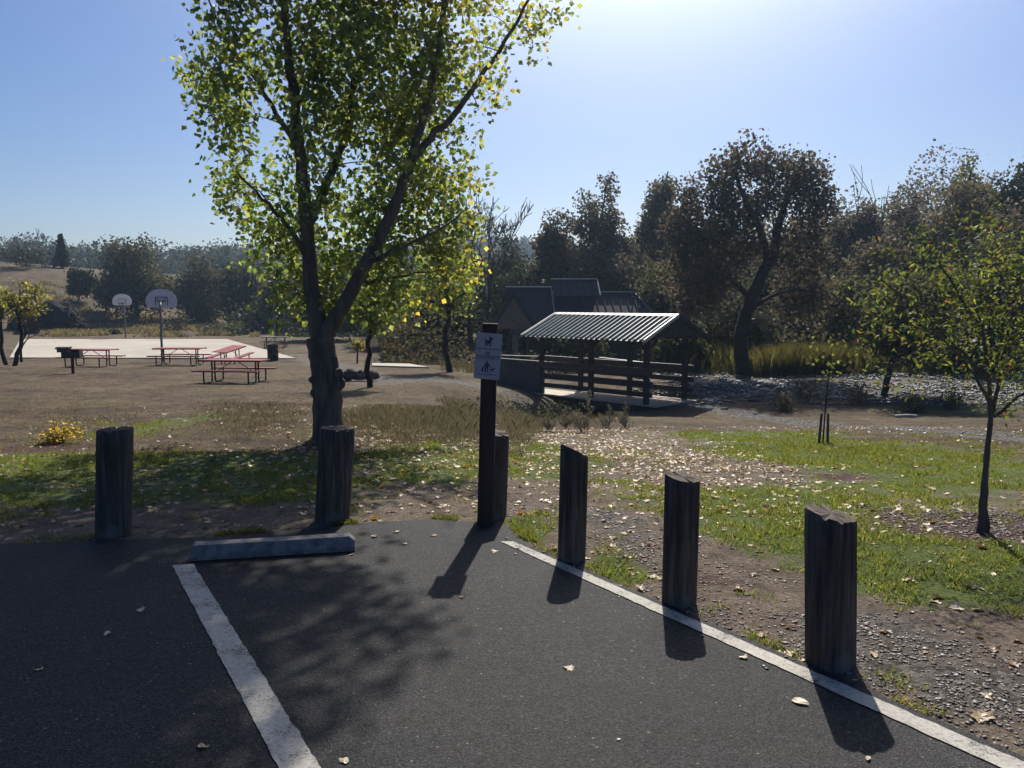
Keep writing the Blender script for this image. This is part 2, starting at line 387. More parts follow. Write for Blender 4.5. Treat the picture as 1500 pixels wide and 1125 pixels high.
PAL = {
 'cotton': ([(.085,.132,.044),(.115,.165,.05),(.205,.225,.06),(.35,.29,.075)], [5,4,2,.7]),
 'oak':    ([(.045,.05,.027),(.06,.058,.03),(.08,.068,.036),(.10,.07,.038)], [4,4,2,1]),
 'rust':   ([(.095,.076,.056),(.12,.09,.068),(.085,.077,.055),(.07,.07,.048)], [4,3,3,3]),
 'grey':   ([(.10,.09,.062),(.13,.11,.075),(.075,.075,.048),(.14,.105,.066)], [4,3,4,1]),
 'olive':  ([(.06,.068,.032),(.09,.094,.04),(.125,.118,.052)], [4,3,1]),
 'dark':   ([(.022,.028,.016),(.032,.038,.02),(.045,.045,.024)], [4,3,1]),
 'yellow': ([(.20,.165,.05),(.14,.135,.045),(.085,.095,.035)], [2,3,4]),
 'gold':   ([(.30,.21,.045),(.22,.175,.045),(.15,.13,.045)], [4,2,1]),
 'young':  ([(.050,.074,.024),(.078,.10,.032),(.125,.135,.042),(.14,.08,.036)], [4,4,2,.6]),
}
def leafy(name, label, cat, base, skel, ells, ncl, per, lsize, pal, seed, sg=.3, group=None, mat=None, bark=None, shell=.45,
          rtw=.02, rmin=.006, droop=.5, wide=.9, tintf=None, keep=None, clus=None, rbig=.05, jit=.05):
    rs = np.random.RandomState(seed); root = empty(name, base, label, cat, group)
    cl = ell_points(ells, ncl, rs, shell) if clus is None else clus
    if keep is not None: cl = cl[keep(cl)]
    skel.twigs(cl, rtw, rmin, rs)
    inv = np.array(base)
    tr = skel.mesh('trunk', rbig=rbig, jit=jit); tr.v = [tuple(np.array(v)-inv) for v in tr.v]
    tob = tr.build('trunk', bark or BARKFAR, root)
    pts = spread(cl, per, sg, rs)
    tint = tintf(pts, rs) if tintf else None
    me = leaves_mesh('crown', pts-inv, lsize, PAL[pal][0], PAL[pal][1], rs, droop, wide, .3, tint)
    link('crown', me, mat or LEAFFAR, root); return root, tr
def auto_tree(name, label, cat, px, base_py, Y, top_py, x0, x1, bot_py, pal, seed, ncl=90, per=30, lsize=.17, group=None, nl=7, bark=None, lean=0, mat=None, sgk=1.0, shell=.45):
    """a whole tree at distance Y, its crown spanning pixel columns x0..x1 and rows top_py..bot_py of the photograph's frame"""
    rs = np.random.RandomState(seed); k = Y/F
    x = (px-750)*k; z0 = gp(x, Y) if base_py is None else P(px, base_py, Y).z; z0 = min(z0, gp(x, Y)+.05)
    base = Vector((x, Y, z0-.05))
    top = P(px, top_py, Y).z; bot = P(px, bot_py, Y).z; cx = ((x0+x1)/2-750)*k; rx = (x1-x0)/2*k; cz = (top+bot)/2; rz = (top-bot)/2
    ells = [(cx, Y, cz-.1*rz, rx*.62, rx*.62, rz*.72)]
    for i in range(nl):
        a = rs.uniform(0, 2*math.pi); h = rs.uniform(-.75,.72); q = math.sqrt(max(.05, 1-h*h))*rs.uniform(.5,.75)
        f = rs.uniform(.28,.42)
        ells.append((cx+rx*q*math.cos(a), Y+rx*.8*q*math.sin(a), cz+rz*h, rx*f, rx*f, rz*f*1.0))
    ells.append((cx+rs.uniform(-.2,.2)*rx, Y, top-rz*.28, rx*.35, rx*.35, rz*.28))
    ells.append((cx-rx*.7, Y, cz-rz*rs.uniform(-.1,.5), rx*.3, rx*.3, rz*.3)); ells.append((cx+rx*.7, Y, cz-rz*rs.uniform(-.1,.5), rx*.3, rx*.3, rz*.3))
    sk = Skel(); hgt = top-z0; r0 = max(.05, .028*hgt)
    fork = Vector((x+(cx-x)*.5+lean, Y, z0+(max(bot, z0+.15*hgt)-z0)+rz*.35))
    sk.limb([base, base.lerp(fork,.5)+Vector((rs.normal()*.04*hgt, 0, 0)), fork], r0, r0*.65, 4, .1, rs)
    for e in ells[1:]:
        c = Vector(e[:3]); sk.limb([fork, fork.lerp(c,.5)+Vector((0,0,-.06*hgt*rs.uniform(-.5,1))), c], r0*.5, r0*.12, 4, .25, rs)
    return leafy(name, label, cat, base, sk, ells, ncl, per, lsize, pal, seed, sg=.145*sgk*min(rx, rz)+.04, group=group, bark=bark, rtw=r0*.16, rmin=max(.006,.0012*Y/4), mat=mat, rbig=r0*.4, shell=shell)[0]
def bare_tree(name, label, cat, base, height, spread_, seed, bark, group=None, depth=5, r0=None, rmin=.008, up=.35):
    rs = random.Random(seed); mb = MB(); root = empty(name, base, label, cat, group)
    def rec(p, d, L, r, lv):
        pts = [p]; q = p.copy(); dd = d.copy()
        for i in range(3):
            dd = (dd+Vector((rs.gauss(0,.13), rs.gauss(0,.13), rs.gauss(0,.08)+up*.12))).normalized(); q = q+dd*L/3; pts.append(q.copy())
        mb.tube(pts, [r, r*.88, r*.76, r*.64], 6 if lv > 3 else 3, cap=False)
        if lv == 0: return
        for i in range(rs.choice((2,3,3)) if lv > 1 else 3):
            ax = Vector((rs.gauss(0,1), rs.gauss(0,1), rs.gauss(0,.5)+up)).normalized()
            nd = (dd+ax*spread_*rs.uniform(.6,1.2)).normalized(); at = pts[rs.choice((2,3,3))]
            rec(at, nd, L*rs.uniform(.62,.85), max(r*.6, rmin), lv-1)
    rec(Vector((0,0,0)), Vector((rs.gauss(0,.05), 0, 1)).normalized(), height*.3, r0 or height*.018, depth)
    # scale to the wanted height
    zmax = max(v[2] for v in mb.v); kz = height/zmax; mb.v = [(v[0]*kz, v[1]*kz, v[2]*kz) for v in mb.v]
    mb.build('trunk', bark, root); return root

# ================================================================== THE SETTING
def build_ground():
    def axis(lo, hi, c0, c1, fine, grow):
        a = list(np.arange(c0, c1+1e-6, fine)); s = fine
        while a[-1] < hi: s = min(s*grow, 14); a.append(a[-1]+s)
        s = fine
        while a[0] > lo: s = min(s*grow, 14); a.insert(0, a[0]-s)
        return np.array(a)
    xs = axis(-430, 430, -7.5, 9, .11, 1.045); ys = axis(-30, 520, 3.2, 16.5, .11, 1.022)
    X, Y = np.meshgrid(xs, ys); x = X.ravel(); y = Y.ravel(); z = gz(x, y)
    nx, ny = len(xs), len(ys)
    i = np.arange((nx-1)*(ny-1)); a = (i//(nx-1))*nx+i%(nx-1)
    Fq = np.stack([a, a+1, a+nx+1, a+nx], 1)
    me = npmesh('ground', np.stack([x,y,z],1), Fq, smooth=True)
    zone = zones(x, y)
    at = me.attributes.new('zone', 'FLOAT_COLOR', 'POINT'); at.data.foreach_set('color', zone.astype(np.float32).ravel())
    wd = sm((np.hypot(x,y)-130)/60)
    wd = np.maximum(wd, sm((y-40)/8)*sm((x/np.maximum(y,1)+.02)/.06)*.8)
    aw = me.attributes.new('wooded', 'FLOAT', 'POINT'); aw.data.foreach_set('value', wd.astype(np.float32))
    o = link('ground', me, GROUND); o['kind'] = 'structure'; return o
_ells = {}
def gell(px, py, rx, ry):               # a patch of ground whose middle and half-sizes are given in photograph pixels
    k = (px,py,rx,ry)
    if k not in _ells:
        c = G(px,py); a = G(px,py+ry); b = G(px,py-ry); _ells[k] = (c.x, (a.y+b.y)/2, rx/F*c.y, abs(b.y-a.y)/2)
    return _ells[k]
def patch(x, y, px, py, rx, ry, soft=.5):
    cx, cy, ax, ay = gell(px,py,rx,ry); r = np.hypot((x-cx)/ax, (y-cy)/ay); return sm((1+soft-r)/(2*soft))
def band(x, y, pxs, w, soft=.4):
    pts = []
    for p in pxs: g = G(*p); pts.append((g.x, g.y))
    d = seg_dist(x, y, pts); return sm((w*(1+soft)-d)/(2*soft*w))
def zones(x, y):
    dl = seg_dist(x, y, LOT, True)
    g = np.zeros_like(x); u = x/np.maximum(y,1)
    # the grass terrace beyond the posts
    g = np.maximum(g, .62*sm((y-6.2)/.8)*sm((10.0-y)/.7)*sm((-.2-x)/1.2))
    g = np.maximum(g, .85*patch(x,y,130,690,330,26)); g = np.maximum(g, .72*patch(x,y,610,685,130,45)); g = np.maximum(g, .55*patch(x,y,560,735,90,20))
    g = np.maximum(g, .66*patch(x,y,790,680,120,35)); g = np.maximum(g, .5*patch(x,y,900,720,120,25))
    g = np.maximum(g, .95*patch(x,y,1200,775,230,62)); g = np.maximum(g, .95*patch(x,y,1420,840,240,55)); g = np.maximum(g, .85*patch(x,y,1290,690,330,45))
    g = np.maximum(g, .72*patch(x,y,1120,645,160,16)); g = np.maximum(g, .62*patch(x,y,1000,740,110,25))
    g = np.maximum(g, .85*patch(x,y,775,775,42,22)); g = np.maximum(g, .75*patch(x,y,905,835,55,30)); g = np.maximum(g, .6*patch(x,y,1110,950,40,20))
    g = np.maximum(g, .5*patch(x,y,1340,1000,40,20))
    g = np.maximum(g, .55*patch(x,y,230,625,45,25)); g = np.maximum(g, .45*patch(x,y,1400,600,150,10))
    g = g*(1-.8*patch(x,y,620,735,105,26,.3)); g = g*(1-.75*patch(x,y,1080,690,110,18,.4)); g = g*(1-.9*patch(x,y,800,718,110,14,.4))
    g = g*(1-.9*patch(x,y,930,655,110,20,.4))
    # dirt and gravel along the white line
    edge = [(940,770),(1100,870),(1250,945),(1500,1070)]
    gv = np.maximum(.62*patch(x,y,1330,960,150,70), .66*patch(x,y,1420,1010,120,50)); gv = np.maximum(gv, .5*patch(x,y,910,780,60,40))
    g = g*(1-.9*band(x,y,[(870,740),(960,790),(1080,860),(1280,930),(1500,990)],.30,.5))
    # grey gravel path from the bridge to the right, and the pale creek bed
    gv = np.maximum(gv, .95*band(x,y,[(1020,592),(1090,606),(1180,620),(1320,628),(1480,640),(1700,660)],.75,.35))
    gv = np.maximum(gv, .9*sm((y-28.5)/1.5)*sm((37-y)/2)*sm((x-6)/2.0))
    gv = np.maximum(gv, .75*band(x,y,[(520,556),(600,556),(690,562),(760,580)],1.0,.5))
    gv = np.maximum(gv, .6*band(x,y,[(440,520),(520,545),(560,560)],1.2,.5))
    mu = np.maximum(.85*patch(x,y,1410,768,140,24,.3), .5*patch(x,y,1050,850,60,14)); mu = np.maximum(mu, .6*patch(x,y,850,628,110,14))
    mu = np.maximum(mu, .45*patch(x,y,620,640,110,8)); mu = np.maximum(mu, .6*patch(x,y,1240,700,50,8)); mu = np.maximum(mu, .55*patch(x,y,60,655,80,8))
    g = g*(1-mu*.8)
    dry = sm((y-9.4)/1.0)*.95; dry = dry*(1-.85*patch(x,y,930,652,130,24,.4)); dry = np.maximum(dry, .35)*np.clip(dl/.6,.2,1)
    return np.clip(np.stack([g, gv, mu, dry],1), 0, 1)
build_ground()

lot = MB(); n = len(LOT); lot.prism(LOT[::-1], -.06, 0.0)
lo = lot.build('parking_lot', ASPH); lo['kind'] = 'structure'
def stripe(pts, name):
    rj = random.Random(4); out = []
    for i in range(4):
        p, q_ = Vector((*pts[i],0)), Vector((*pts[(i+1) % 4],0)); nseg = max(2, int((q_-p).length/.035))
        for k in range(nseg):
            m_ = p.lerp(q_, k/nseg); out.append((m_.x+rj.gauss(0,.0022), m_.y+rj.gauss(0,.0022)))
    mb = MB(); nn_ = len(out); mb.add([(a_,b2_,.005) for a_, b2_ in out], [tuple(range(nn_))]); o = mb.build(name, PAINT); o['kind'] = 'structure'; return o
q = [PZ(252,829), PZ(283,827), PZ(475,1135), PZ(412,1135)]
q2 = [q[0]+(q[3]-q[0])*1.6, q[1]+(q[2]-q[1])*1.6]
stripe([(v.x, v.y) for v in (q[0], q2[0], q2[1], q[1])][::1], 'parking_line')
a = PZ(733,794); b_ = PZ(1462,1124); a2 = PZ(752,794); b2 = PZ(1490,1114)
def ext(p, q_, k): return p+(q_-p)*k
stripe([(v.x, v.y) for v in (a, ext(a,b_,1.8), ext(a2,b2,1.8), a2)], 'edge_line')

# ------------------------------------------------------------------ court
zc = -1.60
court = [PZ(14,523.5,zc), PZ(434,524.5,zc), PZ(332,496.5,zc), PZ(30,496.5,zc)]
mb = MB(); mb.prism([(v.x, v.y) for v in court], -2.0, zc); o = mb.build('court_pavement', CONC); o['kind'] = 'structure'
pad = [P(552,534,38), P(632,538,36), P(615,534.5,40), P(560,532,41)]
zpad = -1.12
padp = [PZ(545,535.2,zpad), PZ(628,537.5,zpad), PZ(600,532.6,zpad), PZ(545,531.6,zpad)]
mb = MB(); mb.prism([(v.x, v.y) for v in padp], -1.7, zpad); o = mb.build('concrete_pad_pavement', CONC); o['kind'] = 'structure'

# ================================================================== THINGS NEAR THE LOT
def bollard(bl, br, tl, tr, label, yb, seed, slant=0, dY=0):
    """bl..tr: pixel columns/rows of the bottom and top corners; the post is round, its top cut on a slant"""
    c = PZ((bl+br)/2, yb); k0 = 1+(br-bl)/2/F*.95; c = Vector((c.x*k0, c.y*k0+dY, 0)); k = c.y/F
    r = (br-bl)/2*k; rs = random.Random(seed)
    t = P((tl[0]+tr[0])/2, (tl[1]+tr[1])/2, c.y); h = t.z; hl = (tr[1]-tl[1])*k
    leanx = t.x-c.x
    mb = MB(); N = 72; rows = 14
    vs = []
    ph = [rs.uniform(0,6) for _ in range(4)]
    for i in range(rows+1):
        f = i/rows
        for j in range(N):
            a_ = 2*math.pi*j/N
            rr = r*(1+.006*math.sin(5*a_+ph[0])+.004*math.sin(11*a_+ph[1]+f*1.5)+.003*math.sin(17*a_+ph[2])+.006*math.sin(3*a_+4*f+ph[3]))
            crack = min(abs(a_-(4.5+.28*(ph[1]-3)/3+.035*math.sin(5*f+ph[0]))), abs(a_-(5.35+.3*(ph[2]-3)/3+.03*math.sin(7*f))) if f > .35+.05*ph[3] else 9); rr *= 1-.075*max(0, 1-crack/.10)*(.35+.65*f)
            a2_ = a_-.45-.3*(ph[0]-3)/3; sq = (abs(math.cos(a2_))**2.7+abs(math.sin(a2_))**2.7)**(-1/2.7); sq = .45+.55*sq if True else 1; rr *= sq*.97; lx = rr*math.cos(a_); ly = rr*math.sin(a_)*.95
            zt = h-(hl/2)*(lx/r)+0
            if slant: zt += slant*(ly/r)
            s_ = 1.0
            chip = max(0, math.sin(3.1*a_+ph[1])*math.sin(5.3*a_+ph[3])-.45)*.035
            if i >= rows-1: zt -= chip
            if i == rows: s_ = .955-chip
            z = -.12+(zt+.12)*(f if i < rows-0 else 1) - (.0 if i < rows else -.0)
            if i == rows-1: z = zt-.010
            vs.append((lx*s_+leanx*z/h, ly*s_, z))
    fs = [(i*N+j, i*N+(j+1)%N, (i+1)*N+(j+1)%N, (i+1)*N+j) for i in range(rows) for j in range(N)]
    mb.add(vs, fs, True)
    top = vs[-N:]; cc = tuple(sum(v[i] for v in top)/N for i in range(3))
    mid = [tuple(cc[i]+(v[i]-cc[i])*.5+(rs.uniform(-.0015,.0015) if i == 2 else 0) for i in range(3)) for v in top]
    mb.add(top+mid+[cc], [(j,(j+1)%N,N+(j+1)%N,N+j) for j in range(N)]+[(N+j,N+(j+1)%N,2*N) for j in range(N)])
    o = mb.build('wooden_post', POSTW); o.location = (c.x, c.y, 0)
    return tag(o, label, 'bollard', 'wooden posts along the edge of the lot')
bollard(141,193,(144,629),(193,627),'dark round wooden post standing in tree shade left of the wheel stop',788,1)
bollard(461,512,(470,626),(519,627),'dark wooden post leaning to the right just behind the wheel stop',767,2)
bollard(701,742,(706,630),(746,637),'dark wooden post standing close behind the sign post',767,3,.01,.12)
bollard(816,858,(822,650),(861,669),'dark wooden post with steeply slanted top, just right of the sign',824,4,-.015)
bollard(969,1020,(975,694),(1024,702),'dark wooden post with gently slanted top between two other posts right of the sign',888,5,.012)
bollard(1179,1252,(1182,744),(1252,759),'biggest and nearest wooden post, slanted on top, standing at the gravel',983,6,.012)

# sign on its post
sb = PZ(710,768); ky = sb.y/F
sroot = empty('sign_post', (sb.x, sb.y, 0), 'small white dog leash notice on a dark wooden post at the lot corner', 'sign')
th = 1.485
mb = MB(); mb.bar((0,0,-.1), (.045,0,th), .115, .10, (0,1,0)); post = mb.build('post', SIGNW, sroot, .008)
def SP(px, py, off): v = P(px, py, sb.y-off); return Vector((v.x-sb.x, v.y-sb.y, v.z))
c4 = [SP(693.5,554,.063), SP(731,557,.063), SP(734.5,488.5,.063), SP(697.5,486.5,.063)]
ex = (c4[1]-c4[0]); ey = (c4[3]-c4[0]); Wd = ex.length; Hd = ey.length; ex.normalize(); en = ex.cross(ey).normalized(); ey = en.cross(ex)
# en points towards the camera (-Y)
M = Matrix.Identity(4)
for i in range(3): M[i][0] = ex[i]; M[i][1] = ey[i]; M[i][2] = en[i]; M[i][3] = c4[0][i]
mb = MB(); r_ = .012
outl = []
for (cx_, cy_, a0) in ((r_,r_,180),(Wd-r_,r_,270),(Wd-r_,Hd-r_,0),(r_,Hd-r_,90)):
    for k in range(5): outl.append((cx_+r_*math.cos(R(a0+k*22.5)), cy_+r_*math.sin(R(a0+k*22.5))))
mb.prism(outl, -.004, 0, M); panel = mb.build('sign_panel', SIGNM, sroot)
def sign_text(txt, cx, cy, w, h, name):
    cu = bpy.data.curves.new('txt', 'FONT'); cu.body = txt; cu.align_x = 'LEFT'; cu.offset = .012
    ob = bpy.data.objects.new('txt', cu); C.objects.link(ob); dg = bpy.context.evaluated_depsgraph_get()
    me = bpy.data.meshes.new_from_object(ob.evaluated_get(dg)); bpy.data.objects.remove(ob)
    xs = [v.co.x for v in me.vertices]; ys_ = [v.co.y for v in me.vertices]; x0, x1, y0, y1 = min(xs), max(xs), min(ys_), max(ys_)
    for v in me.vertices:
        v.co = M @ Vector((cx-w/2+(v.co.x-x0)/(x1-x0)*w, cy-h/2+(v.co.y-y0)/(y1-y0)*h, .0012))
    return link(name, me, INK, panel)
sign_text('BE', Wd*.49, Hd*.565, Wd*.17, Hd*.075, 'lettering')
sign_text('CONSIDERATE', Wd*.49, Hd*.475, Wd*.90, Hd*.085, 'lettering')
def ink(polys, name):
    mb = MB()
    for p in polys: mb.prism([(x*Wd, y*Hd) for x, y in p], .0006, .0014, M)
    return mb.build(name, INK, panel)
def rect(x0,y0,x1,y1): return [(x0,y0),(x1,y0),(x1,y1),(x0,y1)]
ink([rect(.35,.775,.58,.845), rect(.36,.715,.41,.78), rect(.44,.73,.48,.78), rect(.53,.715,.58,.78), [(.50,.83),(.58,.80),(.62,.90),(.56,.93),(.50,.915)],
     [(.56,.86),(.65,.875),(.65,.895),(.58,.91)], [(.50,.905),(.545,.93),(.50,.955)], [(.35,.81),(.385,.84),(.34,.90),(.325,.895)]], 'dog_emblem')
ink([[(.44,.36),(.48,.345),(.52,.36),(.52,.385),(.48,.40),(.44,.385)], [(.40,.345),(.56,.345),(.54,.24),(.42,.24)], rect(.41,.155,.465,.245), rect(.50,.155,.55,.245),
     [(.54,.335),(.66,.27),(.65,.255),(.53,.31)], rect(.62,.20,.76,.235), rect(.625,.16,.65,.205), rect(.715,.16,.74,.205), [(.73,.215),(.80,.235),(.79,.265),(.73,.25)], rect(.28,.16,.36,.20), [(.28,.2),(.36,.2),(.40,.3),(.37,.31)]], 'walker_emblem')
rs = random.Random(5)
for (y0, y1, x0, x1) in ((.645,.675,.07,.92), (.095,.122,.10,.88)):
    pl = []; x = x0
    while x < x1:
        w = rs.uniform(.016,.026); pl.append([(x,y0),(x+w,y0+rs.uniform(0,.004)),(x+w*.9,y1),(x+w*.1,y1-rs.uniform(0,.006))]); x += w+rs.choice((.008,.009,.009,.03))
    ink(pl, 'small_print')

# wheel stop
A = PZ(279,823); B = PZ(520,808); d = (B-A); Ls = d.length; ang = math.atan2(d.y, d.x)
mb = MB()
prof = [(0,0),(.0,.035),(.022,.098),(.095,.105),(.118,.035),(.118,0)]
secs = [(0,.8),(.02,1),(Ls*.25,1),(Ls*.5,.99),(Ls*.75,1),(Ls-.035,1),(Ls,.72)]
k = len(prof); vs = []
for x, s_ in secs:
    for (y_, z_) in prof: vs.append((x, .059+(y_-.059)*(.9+.1*s_), z_*s_))
fs = [(i*k+j, (i+1)*k+j, (i+1)*k+(j+1)%k, i*k+(j+1)%k) for i in range(len(secs)-1) for j in range(k)]
mb.add(vs, fs); mb.add(vs[:k], [tuple(range(k))]); mb.add(vs[-k:], [tuple(range(k))[::-1]])
ws = mb.build('wheel_stop', STOPC, None, .006); ws.location = (A.x, A.y, .001); ws.rotation_euler[2] = ang
tag(ws, 'long grey painted concrete wheel stop lying at the end of the parking bay', 'wheel stop')

# ================================================================== MAIN TREE
tb = G(478,642); TY = tb.y
sk = Skel()
def tp(px, py, dy=0): v = P(px, py, TY+dy); return Vector((v.x, TY+dy, v.z))
rsT = np.random.RandomState(5)
base = tp(480,652); 
tk, tr_ = sk.limb([tp(479,662), tp(481,625), tp(480,580), tp(475,535), tp(468,495)], .235, .185, 5, .03, rsT)
tr_[:4] = [.285,.25,.225,.21][:4]; sk.lines[-1] = (tk, tr_)
f0 = tp(470,500)
sk.limb([f0, tp(458,440,.05), tp(451,360,.1), tp(444,260,.2), tp(432,150,.2), tp(418,40,.1), tp(402,-110), tp(395,-260), tp(390,-420,.1)], .135, .018, 5, .05, rsT)
sk.limb([f0, tp(497,455,-.02), tp(538,385,0), tp(574,312,.05), tp(602,238,.1), tp(618,180,.15), tp(640,90,.2), tp(655,-30,.2), tp(660,-200,.2), tp(655,-380,.2)], .125, .016, 5, .05, rsT)
sk.limb([tp(604,232,.1), tp(650,185,.5), tp(700,120,1.0), tp(750,45,1.5), tp(790,-30,1.8), tp(820,-120,2.0)], .062, .010, 5, .08, rsT)
sk.limb([tp(449,335,.1), tp(478,270,.5), tp(508,200,.7), tp(518,110,.8), tp(535,0,.9), tp(545,-150,1.0), tp(540,-330,.8)], .075, .015, 5, .08, rsT)
sk.limb([tp(440,230,.2), tp(410,170,.4), tp(370,110,.5), tp(330,60,.6), tp(300,-20,.6)], .05, .012, 4, .1, rsT)
sk.limb([tp(452,380,.1), tp(420,330,-.4), tp(385,290,-.7), tp(345,250,-.9)], .045, .012, 4, .1, rsT)
sk.limb([tp(540,385,-.2), tp(590,360,-.1), tp(640,340,.1), tp(680,310,.3)], .04, .01, 4, .1, rsT)
sk.limb([tp(520,415,-.1), tp(560,410,.5), tp(610,400,.9), tp(650,395,1.2)], .035, .01, 4, .1, rsT)
kk = TY/F
def E(px, py, rx, ry, ry_depth, dy=0):
    v = P(px, py, TY+dy); return (v.x, TY+dy, v.z, rx*kk, ry_depth, ry*kk)
ME = [E(400,130,115,120,1.2,.3), E(335,90,65,70,.8,.6), E(310,140,45,40,.5,.8), E(430,20,140,110,1.4), E(400,270,90,75,.9,.7), E(365,255,55,50,.6,1.0), E(430,370,80,55,.7,.8),
      E(410,430,50,38,.5,.6), E(520,220,110,110,1.1,.8), E(560,100,120,120,1.2,.5), E(530,340,90,75,.8,.8), E(610,200,85,100,.9,1.0), E(680,110,75,70,.7,1.5), E(632,290,65,75,.8,1.2), E(672,245,40,50,.6,1.4),
      E(620,385,75,45,.7,1.2), E(560,420,60,40,.6,.8), E(655,400,45,45,.5,1.3), E(745,45,70,55,.5,1.9), E(790,40,40,32,.35,2.0), E(610,0,100,85,1.1,.6), E(690,10,60,60,.6,1.4),
      E(420,-130,170,120,1.8,.1), E(590,-150,150,110,1.7,0), E(720,-130,60,60,.7,0), E(765,-200,60,60,.7,-.1), E(700,-240,120,90,1.3), E(430,-290,165,130,1.9), E(590,-320,160,120,1.8), E(480,-440,150,90,1.5), E(720,-360,110,80,1.2),
      E(400,335,65,60,.7,1.2), E(372,385,46,34,.5,1.3), E(470,395,75,60,.6,.5), E(600,325,105,80,.9,1.0), E(668,330,32,45,.5,1.3), E(590,395,95,60,.8,1.0), E(650,355,65,55,.7,1.3), E(540,452,60,26,.6,.5), E(425,455,50,25,.5,.3), E(470,300,60,55,.3,-.45), E(575,250,65,55,.3,-.4), E(545,400,50,35,.3,-.4), E(455,430,40,30,.3,-.4), E(640,100,60,55,.35,-.1), E(465,135,50,45,.5,.4), E(825,28,28,24,.3,2.2)]
rs = np.random.RandomState(21)
TOPE = [E(480,-190,130,90,.9,-.2), E(610,-230,120,90,.9,-.2), E(410,-320,130,100,1.0,-.2), E(560,-380,120,90,1.0,-.2), E(660,-330,80,80,.8,-.2), E(330,-160,70,70,.7,-.2), E(350,-440,120,100,1.0,-.2)]
cl = np.concatenate([ell_points(ME, 2050, rs, .3), ell_points(TOPE, 900, rs, .2)])
# gaps: drop clusters where a coarse noise is low
nz = vnoise(cl[:,0]+cl[:,1]*.37, cl[:,2]-cl[:,1]*.23, .45, 9)
cl = cl[(nz > .26) | (cl[:,2] > 6.2)]
def main_tint(p, rs_):
    pal = np.array(PAL['cotton'][0]); px = 750+p[:,0]/p[:,1]*F; low = sm((p[:,2]-2.6)/-1.6)*.8; right = sm((px-560)/160)
    yel = .10+.38*np.clip(low*right*1.5,0,1)+.22*right+.1*low+.25*(vnoise(p[:,0], p[:,2], .7, 4)-.5)
    u_ = rs_.uniform(0,1,len(p)); t = np.clip((u_*.75+yel*1.15-.25), 0, .999)*4
    i0 = np.clip(np.floor(t).astype(int),0,3); c_ = pal[i0]; sv = rs_.uniform(0,1,len(p)) < .24; c_[sv] = np.array([.20,.235,.13]); return c_  # random paler leaves: silvery undersides, with sky sheen put into the tint
mt, trunkmb = leafy('cottonwood_tree', 'large forked cottonwood with green and yellow leaves beyond the leaning wooden post', 'tree', (tb.x, tb.y, tb.z), sk, None, 0, 27, .086, 'cotton', 31,
      sg=.16, mat=LEAF, bark=BARK, rtw=.022, rmin=.0035, droop=.75, wide=1.0, tintf=main_tint, clus=cl, rbig=.06, jit=.05)
# burls on the trunk
for (px, py, r_, sd) in ((492,548,.085,1),(497,562,.075,2),(488,530,.06,3),(461,556,.07,4),(463,575,.06,6),(492,590,.05,5)):
    v = tp(px, py, -.06); mb = MB(); mb.lump((v.x-tb.x, v.y-tb.y, v.z-tb.z), (r_,r_,r_*1.15), sd, 3, .25, 1)
    mb.sm = [True]*len(mb.f); mb.build('burl', BARK, mt)

# ================================================================== RIGHT SAPLING (twin stem)
b1 = PZ(1436,786,-.01); SY = b1.y
def sp(px, py, dy=0): v = P(px, py, SY); return Vector((v.x, SY+dy, v.z))
sk = Skel(); rs = np.random.RandomState(2)
sk.limb([sp(1434,790), sp(1440,725), sp(1447,660), sp(1452,600), sp(1450,540,.02), sp(1442,470,.05), sp(1440,390,.05)], .025, .009, 5, .04, rs)
sk.limb([sp(1450,792,.04), sp(1446,735,.03), sp(1447,672,.02), sp(1455,612,.03), sp(1470,560,.06), sp(1490,480,.1), sp(1505,400,.1)], .024, .008, 5, .04, rs)
for pts in ([(1452,600,0),(1420,550,-.1),(1370,500,-.15),(1320,470,-.1)], [(1450,560,0),(1410,500,.15),(1350,440,.2),(1310,410,.2)], [(1455,610,0),(1490,570,-.1),(1530,540,-.1)],
            [(1444,480,.05),(1400,420,0),(1370,370,0)]):
    sk.limb([sp(*p) for p in pts], .014, .004, 4, .1, rs)
ks = SY/F
def ES(px, py, rx, ry, dd, dy=0): v = P(px, py, SY); return (v.x, SY+dy, v.z, rx*ks, dd, ry*ks)
se = [ES(1440,520,70,75,.42), ES(1380,470,80,60,.4,.1), ES(1320,440,55,45,.25,.15), ES(1330,540,50,40,.25,.1), ES(1430,420,80,60,.4), ES(1500,460,80,100,.45), ES(1400,380,50,45,.3), ES(1510,380,70,60,.4), ES(1290,480,35,35,.18,.1), ES(1560,520,60,80,.4), ES(1395,570,45,30,.25), ES(1270,410,30,35,.15,.15), ES(1480,560,60,45,.3), ES(1460,340,90,40,.35,.1), ES(1350,360,50,40,.2,.2)]
leafy('young_tree', 'slender twin-stemmed young tree with drooping green leaves on a bark mulch patch', 'tree', (b1.x, b1.y, 0), sk, se, 270, 15, .045, 'young', 8, sg=.055, mat=LEAF, bark=BARKGREY,
      rtw=.008, rmin=.0018, droop=.5, wide=.36, shell=.3, rbig=.012, jit=.03)

